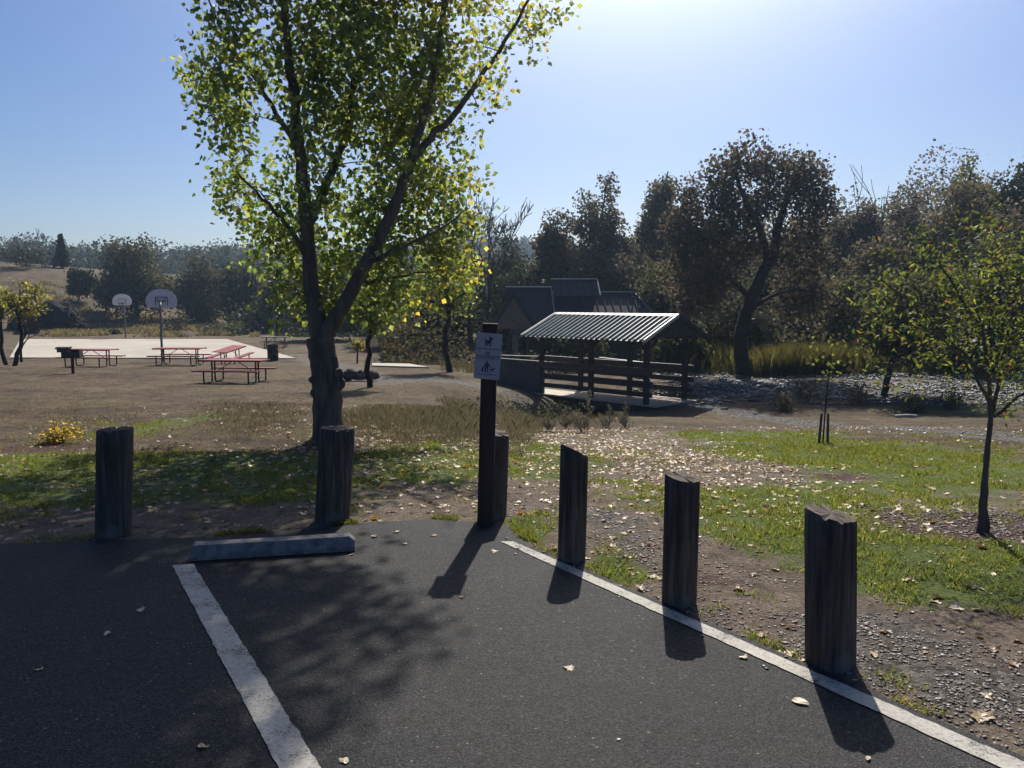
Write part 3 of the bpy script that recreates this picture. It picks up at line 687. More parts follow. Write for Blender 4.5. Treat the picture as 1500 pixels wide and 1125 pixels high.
# staked sapling
sg_ = G(1205,650); STY = sg_.y
root = empty('staked_sapling', sg_, 'thin almost bare sapling tied between two dark stakes on the grass', 'tree')
kq = STY/F
mb = MB(); mb.tube([(0,0,-.05),(.02,0,.5),(.05,.0,1.0),(.085,.02,1.42)], [.012,.011,.009,.004], 6)
rq = random.Random(3)
for i in range(12):
    z = rq.uniform(.75,1.4); a = rq.uniform(0,6.28); L = rq.uniform(.15,.38); x0 = .02+.045*z
    mb.tube([(x0,0,z),(x0+L*.5*math.cos(a),L*.5*math.sin(a),z+L*.35),(x0+L*math.cos(a),L*math.sin(a),z+L*.55)], [.006,.004,.002], 3, False)
mb.build('trunk', BARKFAR, root)
rs = np.random.RandomState(4); pts = rs.normal(size=(70,3))*[.16,.16,.22]+[.08,0,1.3]
link('crown', leaves_mesh('crown', pts, .06, PAL['young'][0], PAL['young'][1], rs), LEAF, root)
for dx, ln in ((-.06,.03),(.075,-.01)):
    mb = MB(); mb.tube([(dx,0,-.08),(dx+ln*.5,0,.2),(dx+ln,0,.46)], [.02,.02,.018], 8); mb.build('stake', POSTW, root)

# ================================================================== PICNIC AREA
def picnic_table(loc, rz, L, label, top_m=REDV):
    root = empty('picnic_table', loc, label, 'picnic table', 'picnic tables by the court', rz)
    mb = MB(); w = .72; mb.box((0,0,.745), (L,w,.035)); mb.box((0,-w/2-.012,.735), (L+.02,.024,.055)); mb.box((0,w/2+.012,.735), (L+.02,.024,.055)); mb.build('tabletop', top_m, root, .008)
    for s in (-1,1):
        mb = MB(); mb.box((0,s*.66,.44), (L*1.06,.24,.03)); mb.box((0,s*.66-.126,.432), (L*1.06,.012,.045)); mb.box((0,s*.66+.126,.432), (L*1.06,.012,.045)); mb.build('bench', top_m, root, .006)
    for sx in (-1,1):
        x = sx*L*.36; mb = MB()
        for s in (-1,1):
            pts = [(x,s*.10,.72),(x,s*.10,.12),(x,s*.13,.05),(x,s*.19,.03),(x,s*.58,.03),(x,s*.64,.05),(x,s*.66,.12),(x,s*.66,.42)]
            mb.tube(pts, .026, 8)
        mb.bar((x,-.33,.715),(x,.33,.715),.03,.02); mb.build('leg', DARKM, root)
        mb = MB(); mb.bar((sx*.06,0,.72),(x,0,.30),.022,.022); mb.build('brace', DARKM, root)
    return root
def tab(px, py, Y, rz, L, label, m=REDV): v = P(px, py, Y); v.z = min(v.z, 5); return picnic_table((v.x, Y, gp(v.x, Y)), rz, L, label, m)
tab(345,557,26.6,R(-7),2.05,'red picnic table nearest to the large cottonwood, seen from its long side')
tab(264,533,36.2,R(-2),2.1,'red picnic table edge-on in front of the near basketball pole')
tab(134,533,35.6,R(-5),2.1,'red picnic table behind the pedestal grill')
pt = tab(338,526,40.5,R(72),1.6,'red picnic table seen end-on with its perforated top facing the lot'); pt.rotation_euler = (Matrix.Rotation(R(9),3,'X') @ Matrix.Rotation(R(72),3,'Z')).to_euler()
tab(404,507,58,R(4),1.75,'dark picnic table standing in the shade behind the trash barrel',DARKM)
# grill
gb = P(107,545,30.5); gb.z = gp(gb.x, 30.5)
root = empty('pedestal_grill', gb, 'black pedestal barbecue grill on one post, its grate lifted', 'grill', None, R(12))
mb = MB(); mb.tube([(0,0,-.1),(0,0,.62)], .055, 10); mb.build('post', RUSTM, root)
mb = MB(); w, d, h = .62, .45, .26; z0 = .62
mb.box((0,0,z0+.012),(w,d,.024)); mb.box((0,d/2-.012,z0+h/2+.024),(w,.024,h)); mb.box((-w/2+.012,-.013,z0+h/2+.024),(.024,d-.026,h)); mb.box((w/2-.012,-.013,z0+h/2+.024),(.024,d-.026,h)); mb.box((0,-d/2+.012,z0+.10),(w-.05,.022,.15)); mb.build('firebox', DARKM, root)
mb = MB(); 
Mr = Matrix.Translation((-.27,0,.985))
for i in range(9): mb.box((0,-.2+.05*i,0),(.40,.018,.018), Mr)
mb.box((-.2,0,-.01),(.03,.46,.06),Mr); mb.box((.2,0,-.01),(.03,.46,.06),Mr); mb.box((0,0,-.095),(.36,.42,.15),Mr); mb.build('grate', DARKM, root)
mb = MB(); mb.tube([(-.46,-.1,.95),(-.53,-.1,.94),(-.53,.1,.94),(-.46,.1,.95)], .02, 6); mb.build('handle', DARKM, root)
# trash barrel
v = P(400,527,45); v.z = gp(v.x,45)
root = empty('trash_barrel', v, 'dark steel trash barrel at the near corner of the court', 'trash barrel')
mb = MB(); N = 24; prof = [(.27,0),(.29,.02),(.29,.27),(.305,.285),(.29,.30),(.29,.55),(.305,.565),(.29,.58),(.29,.84),(.30,.86),(.275,.86),(.27,.80),(.265,.05)]
vs = [(r_*math.cos(2*math.pi*j/N), r_*math.sin(2*math.pi*j/N), z) for r_, z in prof for j in range(N)]
mb.add(vs, [(i*N+j, i*N+(j+1)%N, (i+1)*N+(j+1)%N, (i+1)*N+j) for i in range(len(prof)-1) for j in range(N)], True); mb.build('drum', RUSTM, root)
mb = MB(); mb.tube([(0,0,.04),(0,0,.74)], .255, 20); mb.build('liner', DARKM, root)
# thin light pole behind
v = P(403,509,60); v.z = gp(v.x,60); mb = MB(); mb.tube([(0,0,-.1),(0,0,2.9)], .045, 8); mb.box((0,0,2.92),(.13,.13,.05)); o = mb.build('metal_pole', GALV); o.location = v; tag(o, 'thin grey metal pole rising beside the shaded dark picnic table', 'pole')
# hoops
nb = P(238,533,44); nb.z = gp(nb.x,44); fb = P(184,495,73.5); fb.z = gp(fb.x,73.5)
def hoop(loc, face, label):
    """face: unit vector (x,y) from the pole towards its half of the court"""
    rz = math.atan2(face[1], face[0])-math.pi/2
    root = empty('basketball_hoop', loc, label, 'basketball hoop', 'basketball hoops of the court', rz)
    mb = MB(); mb.tube([(0,0,-.2),(0,0,2.7),(0,.08,2.95),(0,.3,3.12),(0,.75,3.2)], .06, 12); mb.build('pole', GALV, root)
    out = []; hw, hh = .78, 1.0
    for i in range(25):
        a = math.pi*i/24; out.append((hw*math.cos(a)*1.0, .30+ (hh-.30)*math.sin(a)**.9))
    out += [(-hw*.97,.12),(-hw*.80,0),(hw*.80,0),(hw*.97,.12)]
    Mx = Matrix.Translation((0,.86,2.86)) @ Matrix.Rotation(R(90),4,'X')
    mb = MB(); mb.prism(out, -.02, .02, Mx); bd = mb.build('backboard', BOARDM, root)
    mb = MB()
    for s in (-1,1):                       # target frame on the front, stiffener on the back
        y_ = .86+s*.024
        mb.bar((-.30,y_,3.0),(-.30,y_,3.42),.04,.004,(0,1,0)); mb.bar((.30,y_,3.0),(.30,y_,3.42),.04,.004,(0,1,0)); mb.bar((-.32,y_,3.42),(.32,y_,3.42),.04,.004,(0,1,0))
    mb.build('target_frame', DARKM, bd)
    mb = MB(); mb.bar((-.26,.80,3.42),(-.05,.70,3.12),.03,.03); mb.bar((.26,.80,3.42),(.05,.70,3.12),.03,.03); mb.box((0,.79,3.2),(.5,.06,.06)); mb.build('bracket', GALV, root)
    mb = MB(); N = 20; mb.tube([(.229*math.cos(2*math.pi*i/N), 1.16+.229*math.sin(2*math.pi*i/N), 3.05) for i in range(N+1)], .012, 6, False); mb.box((0,.90,3.05),(.16,.07,.09)); rim = mb.build('rim', RUSTM, root)
    mb = MB()
    for i in range(12):
        a = 2*math.pi*i/12; a2 = a+.5
        mb.tube([(.225*math.cos(a),1.16+.225*math.sin(a),3.04),(.16*math.cos(a2),1.16+.16*math.sin(a2),2.85),(.12*math.cos(a),1.16+.12*math.sin(a),2.64)], .006, 3, False)
    mb.build('net', DARKM, rim)
    return root
fd = Vector((fb.x-nb.x, fb.y-nb.y)).normalized()
hoop(nb, (fd.x*.6, fd.y), 'near basketball hoop with fan-shaped pale backboard, seen from behind'); hoop(fb, (-fd.x*.5, -fd.y), 'far basketball hoop with fan-shaped pale backboard facing the lot')

# soil heaps and boulders
def heap(name, px, py, Y, w, h, dpt, seed, label, cat, mat, lobes):
    v = P(px, py, Y); z = gp(v.x, Y); mb = MB()
    for (ox, oz, fw, fh) in lobes: mb.lump((ox*w, 0, oz), (w*fw, dpt*fw, h*fh), seed+int(ox*10), 4, .28, .3, .045)
    o = mb.build(name, mat); o.location = (v.x, Y, z); return tag(o, label, cat)
heap('soil_heap', 68, 484, 84, 3.6, 2.6, 3.0, 3, 'largest dark soil heap beyond the left end of the court', 'soil heap', SOIL, [(0,0,.75,1.0),(-.55,0,.5,.55),(.5,0,.5,.75)])
heap('soil_heap', 105, 484, 85, 1.9, 1.75, 1.5, 8, 'medium dark soil heap against the right side of the largest heap', 'soil heap', SOIL, [(0,0,.8,1.0),(.6,0,.7,.35)])
heap('soil_heap', 168, 488, 80, .85, .62, .8, 12, 'small dark soil heap left of the far basketball pole', 'soil heap', SOIL, [(0,0,.7,1.0),(-.6,0,.5,.35)])
heap('boulder', 511, 550, 27.5, .26, .33, .3, 4, 'rounder dark boulder just right of the cottonwood trunk', 'boulder', ROCK, [(0,.12,1,.9)])
heap('boulder', 527, 551, 27.5, .36, .24, .3, 5, 'long low dark boulder beside the rounder boulder', 'boulder', ROCK, [(0,.10,1,.9)])
heap('boulder', 546, 548, 27.5, .2, .24, .2, 6, 'small dark boulder behind the thin trunk right of the cottonwood', 'boulder', ROCK, [(0,.1,1,.9)])

# ================================================================== COVERED FOOTBRIDGE
ax = Vector((-.695,.719,0)).normalized(); pp = Vector((.719,.695,0)).normalized()
O = Vector((4.40,27.0,-1.75)); W = 2.17; LB = 4.75
br = empty('covered_footbridge', O, 'covered wooden footbridge with ribbed metal roof crossing the creek', 'footbridge')
def BP(l, w, z): return ax*l+pp*w+Vector((0,0,z))
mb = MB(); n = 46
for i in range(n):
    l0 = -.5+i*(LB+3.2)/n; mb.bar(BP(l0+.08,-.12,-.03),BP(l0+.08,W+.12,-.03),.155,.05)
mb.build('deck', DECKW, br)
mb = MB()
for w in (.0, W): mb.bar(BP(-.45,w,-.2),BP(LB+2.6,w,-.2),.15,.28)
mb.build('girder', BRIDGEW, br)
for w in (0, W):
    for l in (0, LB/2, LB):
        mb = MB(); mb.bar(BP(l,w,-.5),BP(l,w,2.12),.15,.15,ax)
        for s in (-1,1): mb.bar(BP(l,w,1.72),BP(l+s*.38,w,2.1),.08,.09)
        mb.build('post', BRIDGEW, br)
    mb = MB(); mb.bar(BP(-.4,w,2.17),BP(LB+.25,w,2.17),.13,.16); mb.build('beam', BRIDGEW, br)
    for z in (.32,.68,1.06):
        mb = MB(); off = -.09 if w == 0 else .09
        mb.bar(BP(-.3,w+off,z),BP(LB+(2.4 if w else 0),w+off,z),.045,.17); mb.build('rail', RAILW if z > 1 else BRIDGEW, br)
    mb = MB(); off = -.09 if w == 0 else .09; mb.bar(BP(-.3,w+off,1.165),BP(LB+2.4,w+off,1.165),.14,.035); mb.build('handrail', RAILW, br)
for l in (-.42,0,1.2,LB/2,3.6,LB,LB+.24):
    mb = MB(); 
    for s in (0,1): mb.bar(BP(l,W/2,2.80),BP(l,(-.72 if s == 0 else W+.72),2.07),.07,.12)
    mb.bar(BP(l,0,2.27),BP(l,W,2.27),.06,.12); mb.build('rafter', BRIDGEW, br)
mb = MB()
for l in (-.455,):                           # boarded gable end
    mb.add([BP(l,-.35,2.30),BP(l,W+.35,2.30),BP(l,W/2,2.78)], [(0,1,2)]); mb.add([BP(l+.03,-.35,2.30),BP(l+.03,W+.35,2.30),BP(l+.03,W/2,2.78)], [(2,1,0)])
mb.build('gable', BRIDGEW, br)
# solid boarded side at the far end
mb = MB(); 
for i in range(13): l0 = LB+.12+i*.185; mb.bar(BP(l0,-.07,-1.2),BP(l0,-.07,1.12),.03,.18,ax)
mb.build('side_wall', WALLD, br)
# roof: ribbed sheets
def ribbed(l0, l1, w_r, z_r, w_e, z_e, nribs, name):
    mb = MB(); pr = []; pitch = (l1-l0)/nribs
    for i in range(nribs):
        s = l0+i*pitch
        pr += [(s,0),(s+pitch*.40,0),(s+pitch*.58,.07),(s+pitch*.72,.07),(s+pitch*.90,0)]
    pr.append((l1,0)); up = Vector((0,0,1)); vs = []
    for (w,z) in ((w_r,z_r),(w_e,z_e)):
        for l, h in pr: vs.append(BP(l,w,z+h))
    for (w,z) in ((w_r,z_r),(w_e,z_e)):
        for l, h in pr: vs.append(BP(l,w,z+h-.012))
    k = len(pr); fs = []
    for i in range(k-1): fs += [(i,i+1,k+i+1,k+i),(2*k+i,3*k+i,3*k+i+1,2*k+i+1),(k+i,k+i+1,3*k+i+1,3*k+i)]
    mb.add(vs, fs); return mb.build(name, ROOFM, br)
ribbed(-.45,LB+.28,W/2-.01,2.885,-.765,2.10,24,'roof'); ribbed(-.45,LB+.28,W/2+.01,2.885,W+.765,2.10,24,'roof')
mb = MB()
for s in (-1,1):
    q_ = [BP(-.48,W/2,2.955),BP(LB+.31,W/2,2.955),BP(LB+.31,W/2+s*.17,2.885),BP(-.48,W/2+s*.17,2.885)]; mb.add(q_, [(0,1,2,3) if s < 0 else (3,2,1,0)])
mb.build('ridge_cap', CAPM, br)
for l in (-.47,LB+.30):
    for s in (0,1):
        mb = MB(); mb.bar(BP(l,W/2+(.03 if s else -.03),2.90),BP(l,(-.77 if s == 0 else W+.77),2.115),.05,.11)
        mb.build('barge_trim', BRIDGEW if s else CAPM, br)
# stone-dark abutment under the near end
mb = MB(); mb.bar(BP(.2,-.2,-.75),BP(.2,W+.2,-.75),1.0,.9); mb.build('abutment', ROCK, br)

# ================================================================== PAVILION BEHIND
Yb = 44.0
bo = P(800,520,Yb); bo = Vector((bo.x, Yb, gp(bo.x, Yb)))
pv = empty('park_building', bo, 'low park building with dark stepped metal roofs behind the covered footbridge', 'building', None, R(6))
kb = Yb/F
def wz(py): return P(800,py,Yb).z-bo.z
def wx(px): return (px-800)*kb
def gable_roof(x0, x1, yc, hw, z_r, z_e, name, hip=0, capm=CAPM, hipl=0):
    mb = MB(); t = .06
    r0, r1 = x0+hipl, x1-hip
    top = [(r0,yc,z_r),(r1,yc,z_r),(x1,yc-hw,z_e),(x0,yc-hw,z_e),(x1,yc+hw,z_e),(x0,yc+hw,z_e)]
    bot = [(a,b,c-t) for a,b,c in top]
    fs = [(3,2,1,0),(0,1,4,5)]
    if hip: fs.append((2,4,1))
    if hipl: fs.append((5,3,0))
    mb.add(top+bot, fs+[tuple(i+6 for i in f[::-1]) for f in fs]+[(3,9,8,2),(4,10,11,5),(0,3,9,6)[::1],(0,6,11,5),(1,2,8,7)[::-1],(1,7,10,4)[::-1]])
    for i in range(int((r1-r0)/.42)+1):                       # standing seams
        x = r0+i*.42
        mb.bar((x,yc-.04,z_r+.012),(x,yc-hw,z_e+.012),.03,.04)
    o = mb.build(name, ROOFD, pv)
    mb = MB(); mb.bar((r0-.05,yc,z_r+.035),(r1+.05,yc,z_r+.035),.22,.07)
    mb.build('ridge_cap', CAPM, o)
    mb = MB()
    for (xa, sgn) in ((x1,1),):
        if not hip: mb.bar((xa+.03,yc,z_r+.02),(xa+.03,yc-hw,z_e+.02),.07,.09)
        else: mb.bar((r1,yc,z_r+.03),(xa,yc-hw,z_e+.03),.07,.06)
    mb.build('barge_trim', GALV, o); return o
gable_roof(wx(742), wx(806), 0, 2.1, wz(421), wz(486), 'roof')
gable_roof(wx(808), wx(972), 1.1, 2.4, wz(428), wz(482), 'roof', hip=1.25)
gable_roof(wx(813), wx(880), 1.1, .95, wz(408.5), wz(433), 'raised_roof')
mb = MB(); zg = wz(486)
gx = wx(742)+.35; mb.prism([(-1.75,0),(1.75,0),(1.75,zg-.05),(0,wz(424)-.12),(-1.75,zg-.05)], 0, .08, Matrix.Translation((gx,0,0)) @ Matrix(((0,0,1,0),(1,0,0,0),(0,1,0,0),(0,0,0,1)))); mb.build('gable_wall', PINKW, pv)
# a cross gable facing the lot, its boards pinkish
mb = MB(); gxx = wx(745); hw_ = 1.0
mb.prism([(gxx-hw_,wz(480)),(gxx+hw_,wz(480)),(gxx+hw_*.12,wz(434)),(gxx-hw_*.12,wz(434))], 2.12, 2.2, Matrix.Rotation(R(90),4,'X')); mb.build('gable_boards', PINKW, pv)
mb = MB(); mb.bar((gxx,-2.30,wz(430)),(gxx+hw_*1.25,-2.30,wz(485)),.22,.06,(0,1,0)); mb.bar((gxx,-2.30,wz(430)),(gxx-hw_*1.25,-2.30,wz(485)),.22,.06,(0,1,0)); mb.build('barge_trim', ROOFD, pv)
mb = MB(); mb.box((wx(870),1.1,zg/2-.05),(wx(960)-wx(780),3.4,zg)); mb.build('wall', WALLD, pv)
for px in (716,742,772):
    mb = MB(); mb.box((wx(px),-1.75,zg/2-.1),(.18,.18,zg+.1)); mb.build('column', BRIDGEW, pv)
# pale rails beside the building (lit top edges)
def railfence(p0, p1, Y0, Y1, label, nrail, hh, nposts):
    A = P(p0[0], p0[1], Y0); B = P(p1[0], p1[1], Y1); root = empty('rail_fence', (A.x, A.y, gp(A.x,A.y)), label, 'fence'); A0 = Vector((A.x, A.y, gp(A.x,A.y)))
    for i in range(nrail):
        mb = MB(); z = -i*.38; mb.bar(A-A0+Vector((0,0,z)), B-A0+Vector((0,0,z)), .16, .05); mb.build('rail', GALV, root)
    for i in range(nposts):
        q_ = A.lerp(B, i/(nposts-1)); g = gp(q_.x, q_.y); mb = MB(); mb.bar((q_.x-A0.x, q_.y-A0.y+.02, g-A0.z-.1), (q_.x-A0.x, q_.y-A0.y+.02, q_.z-A0.z-.03), .1, .1, (0,1,0)); mb.build('post', BRIDGEW, root)
railfence((727,520.5),(822,523.5),38.5,38.0,'low fence with sunlit rail behind the boarded side of the bridge',1,1,5)
railfence((878,524),(952,532),37.5,35.5,'low two-rail fence seen through the covered bridge',2,1,4)

# ================================================================== BACKGROUND TREES
# big leaning oak right of the bridge
OY = 36.5
def op(px, py, dy=0): v = P(px, py, OY); return Vector((v.x, OY+dy, v.z))
sk = Skel(); rs = np.random.RandomState(17); ob = op(1093,562); ob.z = min(ob.z, gp(ob.x, OY))
sk.limb([ob-Vector((0,0,.1)), op(1088,530), op(1083,495), op(1096,450), op(1112,410), op(1128,380)], .36, .24, 5, .05, rs)
sk.limb([op(1128,380), op(1140,340), op(1152,300,.4), op(1170,260,.6), op(1185,235,.6)], .26, .05, 5, .1, rs)
sk.limb([op(1125,385), op(1110,340,-.5), op(1085,300,-.8), op(1070,260,-.8), op(1075,230,-.6)], .2, .05, 5, .1, rs)
sk.limb([op(1100,440), op(1070,400,.5), op(1040,360,.8), op(1015,330,1)], .16, .04, 5, .1, rs)
sk.limb([op(1128,382), op(1165,370,.6), op(1195,340,1), op(1210,300,1)], .16, .04, 5, .1, rs)
sk.limb([op(1096,455), op(1130,430,-.6), op(1160,425,-1), op(1190,430,-1.2)], .12, .03, 5, .1, rs)
ko = OY/F
def EO(px, py, rx, ry, dd, dy=0): v = P(px, py, OY); return (v.x, OY+dy, v.z, rx*ko, dd, ry*ko)
oe = [EO(1075,255,38,32,1.2), EO(1150,255,45,38,1.4), EO(1110,300,35,25,1.2), EO(1040,310,48,40,1.4), EO(1185,300,32,48,1.2), EO(1000,355,35,45,1.1), EO(1060,370,60,45,1.5), EO(1170,370,50,35,1.3), EO(1120,240,25,20,.7), EO(1030,420,50,40,1.4,.6),
      EO(1180,430,45,40,1.2,.5), EO(1095,215,18,16,.5), EO(1015,280,22,20,.6), EO(1205,270,14,25,.5)]
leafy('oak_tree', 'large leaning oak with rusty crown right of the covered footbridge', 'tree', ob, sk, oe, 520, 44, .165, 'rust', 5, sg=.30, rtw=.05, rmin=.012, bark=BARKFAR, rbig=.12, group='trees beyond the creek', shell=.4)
TG = 'trees beyond the creek'
specs = [ # name,label,px,Y,top,x0,x1,bot,pal,ncl,per
 ('oak_tree','tall narrow oak whose dark crown rises highest behind the park building',876,56,258,832,920,400,'grey',80,34),
 ('oak_tree','tall oak with a two-topped crown left of the big rusty oak',965,57,262,925,1003,395,'grey',80,34),
 ('oak_tree','lower russet tree left of the tall narrow oak',818,53,306,778,862,430,'rust',70,34),
 ('broadleaf_tree','dark rounded tree right of the bare grey tree',748,60,345,690,800,470,'dark',80,32),
 ('broadleaf_tree','dark tree directly behind the park building roof',880,54,372,820,960,520,'rust',110,34),
 ('broadleaf_tree','brown tree between the park building and the big rusty oak',985,46,375,930,1050,545,'olive',110,34),
 ('broadleaf_tree','rusty tree in the dip right of the big oak',1235,52,300,1195,1290,450,'rust',80,34),
 ('broadleaf_tree','dark bushy tree below the dip in the tree line',1265,45,350,1190,1340,520,'rust',130,34),
 ('broadleaf_tree','russet tree under the lowest stretch of skyline right of the big oak',1318,54,278,1275,1370,440,'rust',90,34),
 ('broadleaf_tree','dark brown tree filling the slope above the twin-stemmed sapling',1350,44,335,1290,1430,520,'dark',130,34),
 ('broadleaf_tree','tall tree with pale yellow top high on the right slope',1418,50,232,1375,1460,400,'yellow',60,30),
 ('broadleaf_tree','brown tree just below the pale yellow treetop',1390,47,268,1330,1450,450,'grey',120,34),
 ('broadleaf_tree','dark tree at the right frame edge with the highest skyline',1480,48,236,1435,1540,430,'dark',110,34),
 ('broadleaf_tree','brown tree low on the slope at the right frame edge',1475,42,310,1410,1570,530,'rust',140,34),
 ('broadleaf_tree','shadowy tree behind the sapling trunk top',1420,38,400,1340,1500,560,'dark',110,32),
 ('broadleaf_tree','dark leafy tree with thick short trunk by the creek bed',1300,29.5,392,1235,1420,545,'olive',120,34),
 ('broadleaf_tree','dark tree left of the park building behind the small thin tree',640,52,395,585,705,520,'dark',110,32),
 ('broadleaf_tree','dark tree behind the right side of the cottonwood crown',575,60,385,520,640,505,'dark',100,32),
 ('broadleaf_tree','dark tree behind the cottonwood trunk',470,70,385,420,540,500,'dark',100,32),
 ('broadleaf_tree','dark bushy tree behind the bridge roof',1060,42,430,990,1150,560,'dark',110,32),
 ('broadleaf_tree','small olive tree seen under the bridge roof',850,42,470,800,910,560,'olive',80,30),
 ('broadleaf_tree','small golden-olive bushy tree seen through the open bridge end',985,39,475,945,1040,550,'olive',70,30),
]
specs += [
 ('broadleaf_tree','dark tree in the gap behind the leaning oak trunk',1130,50,370,1065,1195,540,'dark',120,34),
 ('broadleaf_tree','dark brown tree between the leaning oak and the reeds',1180,47,400,1130,1240,545,'rust',110,34),
 ('broadleaf_tree','dark tree behind the reeds, left of the thick short trunk',1240,43,410,1190,1300,545,'olive',110,34),
 ('broadleaf_tree','dark tree behind the left end of the bridge roof',770,50,392,700,840,530,'dark',120,34),
 ('broadleaf_tree','brown tree filling the skyline left of the big leaning oak',1020,60,345,975,1080,470,'grey',110,34),
 ('broadleaf_tree','brown tree in the skyline dip behind the park building',920,62,350,860,985,470,'rust',110,34),
 ('broadleaf_tree','dark tree under the pale yellow treetop',1440,40,350,1380,1510,540,'olive',130,34),
 ('broadleaf_tree','shadowy tree left of the bare grey tree, behind the cottonwood',690,64,372,630,750,480,'dark',110,34),
]
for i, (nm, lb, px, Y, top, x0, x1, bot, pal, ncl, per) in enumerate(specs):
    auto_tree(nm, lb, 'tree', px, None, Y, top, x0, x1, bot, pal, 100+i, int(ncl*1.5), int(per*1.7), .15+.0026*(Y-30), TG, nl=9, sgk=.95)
# left side, beyond the court
TL = 'trees beyond the court'
specs = [
 ('oak_tree','biggest dark oak beyond the court, just right of the small hillside oak',205,95,353,150,262,463,'oak',130,34),
 ('oak_tree','dark oak directly behind the near basketball backboard',292,99,376,250,345,478,'oak',110,34),
 ('oak_tree','small oak alone on the grassy hillside left of the biggest oak',118,100,391,100,147,432,'dark',50,30),
 ('oak_tree','dark oak at the left edge of the cottonwood crown',352,95,392,315,395,486,'dark',90,32),
 ('oak_tree','dark oak half hidden between cottonwood crown and court corner',408,88,395,370,450,495,'oak',90,32),
 ('oak_tree','low oak with pale trunk between the hillside oak and the biggest oak',158,97,395,140,182,455,'oak',50,30),
]
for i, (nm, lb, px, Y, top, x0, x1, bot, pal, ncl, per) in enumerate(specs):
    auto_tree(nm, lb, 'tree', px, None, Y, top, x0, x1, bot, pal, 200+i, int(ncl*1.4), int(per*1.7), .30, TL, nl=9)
def bush(px, Y, w, h, pal, seed, label, name='shrub', cat='shrub', ncl=24, per=26, ls=.15, group=None, mat=None, droop=-.2):
    x = (px-750)*Y/F; z = gp(x, Y); rs = np.random.RandomState(seed); root = empty(name, (x,Y,z), label, cat, group)
    sk = Skel(); e = [(0,0,h*.5,w,w,h*.5), (w*.4,0,h*.42,w*.6,w*.6,h*.4), (-w*.4,0,h*.4,w*.6,w*.6,h*.38)]
    sk.limb([(0,0,-.05),(0,0,h*.25)], .02+.02*h, .02, 3, .05, rs)
    cl = ell_points(e, ncl, rs, .4); sk.twigs(cl, .015+.01*h, .006, rs); sk.mesh('stem', rbig=.03).build('stem', BARKFAR, root)
    pts = spread(cl, per, .13*h+.02, rs); pts[:,2] = np.abs(pts[:,2])
    link('foliage', leaves_mesh('foliage', pts, ls, PAL[pal][0], PAL[pal][1], rs, droop), mat or LEAFFAR, root); return root
bush(37,112,2.0,2.6,'dark',1,'round dark shrub on the hilltop left of the bare tree',ls=.3)
bush(72,116,2.6,2.2,'dark',2,'low wide dark shrub on the hilltop beside the conifer',ls=.3)
bush(258,84,1.3,2.0,'oak',3,'brown bush standing just right of the near basketball pole',ls=.2)
bush(330,80,2.0,1.3,'olive',4,'low olive bush on the dry grass behind the court corner',ls=.2)
# conifer
cy = 118; cxw = (97-750)*cy/F; cb = gp(cxw, cy); ctop = P(97,345,cy).z; hC = ctop-cb
root = empty('conifer_tree', (cxw,cy,cb), 'pointed dark conifer standing on the hilltop left', 'tree')
mb = MB(); mb.tube([(0,0,-.1),(0,0,hC*.98)], [.22,.02], 8); mb.build('trunk', BARKFAR, root)
rs = np.random.RandomState(6); nC = 5200; t = rs.uniform(.06,1,nC)**.8; lay = np.round(t*16)/16+rs.normal(0,.012,nC); rad = (1-lay)*hC*.29*np.sqrt(rs.uniform(.05,1,nC)); an = rs.uniform(0,6.28,nC)
kwave = 1+.35*np.sin(5*an+np.round(lay*16)*2.3)
pts = np.stack([rad*kwave*np.cos(an), rad*kwave*np.sin(an), lay*hC-rad*.22],1)
link('crown', leaves_mesh('crown', pts, .34, [(.016,.026,.02),(.024,.034,.026)], [1,1], rs, .35, .5), LEAFFAR, root)
x = (60-750)*120/F; bare_tree('bare_tree', 'bare pale tree on the hilltop between two dark shrubs', 'tree', (x,120,gp(x,120)), 5.2, .62, 4, BARKGREY, None, 5, .14, .02)
x = (722-750)*50/F; bare_tree('bare_tree', 'large bare grey tree rising right of the cottonwood crown', 'tree', (x,50,gp(x,50)), P(700,262,50).z-gp(x,50), .72, 23, BARKGREY, None, 6, .2, .024, .5)
x = (1275-750)*47/F; bare_tree('bare_tree', 'thin bare dead stem poking above the tree line right of the big oak', 'tree', (x,47,gp(x,47)), P(1245,236,47).z-gp(x,47), .45, 9, BARKFAR, None, 3, .05, .016, .7).rotation_euler[1] = -.16
# two thin trees of the picnic ground
def small_tree(px, py, Y, top, x0, x1, bot, pal, seed, label, ncl, per, ls, mat=LEAF, r=None, bark=None):
    return auto_tree('young_tree', label, 'tree', px, None, Y, top, x0, x1, bot, pal, seed, ncl, per, ls, 'young trees of the picnic ground', nl=6, mat=mat, bark=bark)
small_tree(541,566,24,400,490,600,478,'cotton',301,'young tree with thin trunk just right of the boulders',110,24,.11)
small_tree(659,543,33.5,365,600,712,470,'cotton',302,'young yellow-green tree left of the park building',150,26,.12)
small_tree(523,520,41,492,508,540,514,'yellow',303,'tiny yellow-leaved sapling by the concrete pad',14,14,.14)
# pair at the left frame edge
x = (8-750)*38/F; small_tree(8,522,38,418,-40,42,470,'cotton',304,'thin dark-leaved young tree at the left frame edge',60,20,.13)
small_tree(19,521,37,410,5,72,468,'yellow',305,'leaning young tree with yellow leaves at the left frame edge',46,20,.14)
x = (30-750)*44/F; bare_tree('bare_tree', 'wide bare twiggy tree behind the yellow-leaved young tree', 'tree', (x,44,gp(x,44)), 3.4, .95, 12, BARKFAR, None, 5, .07, .008, .15)

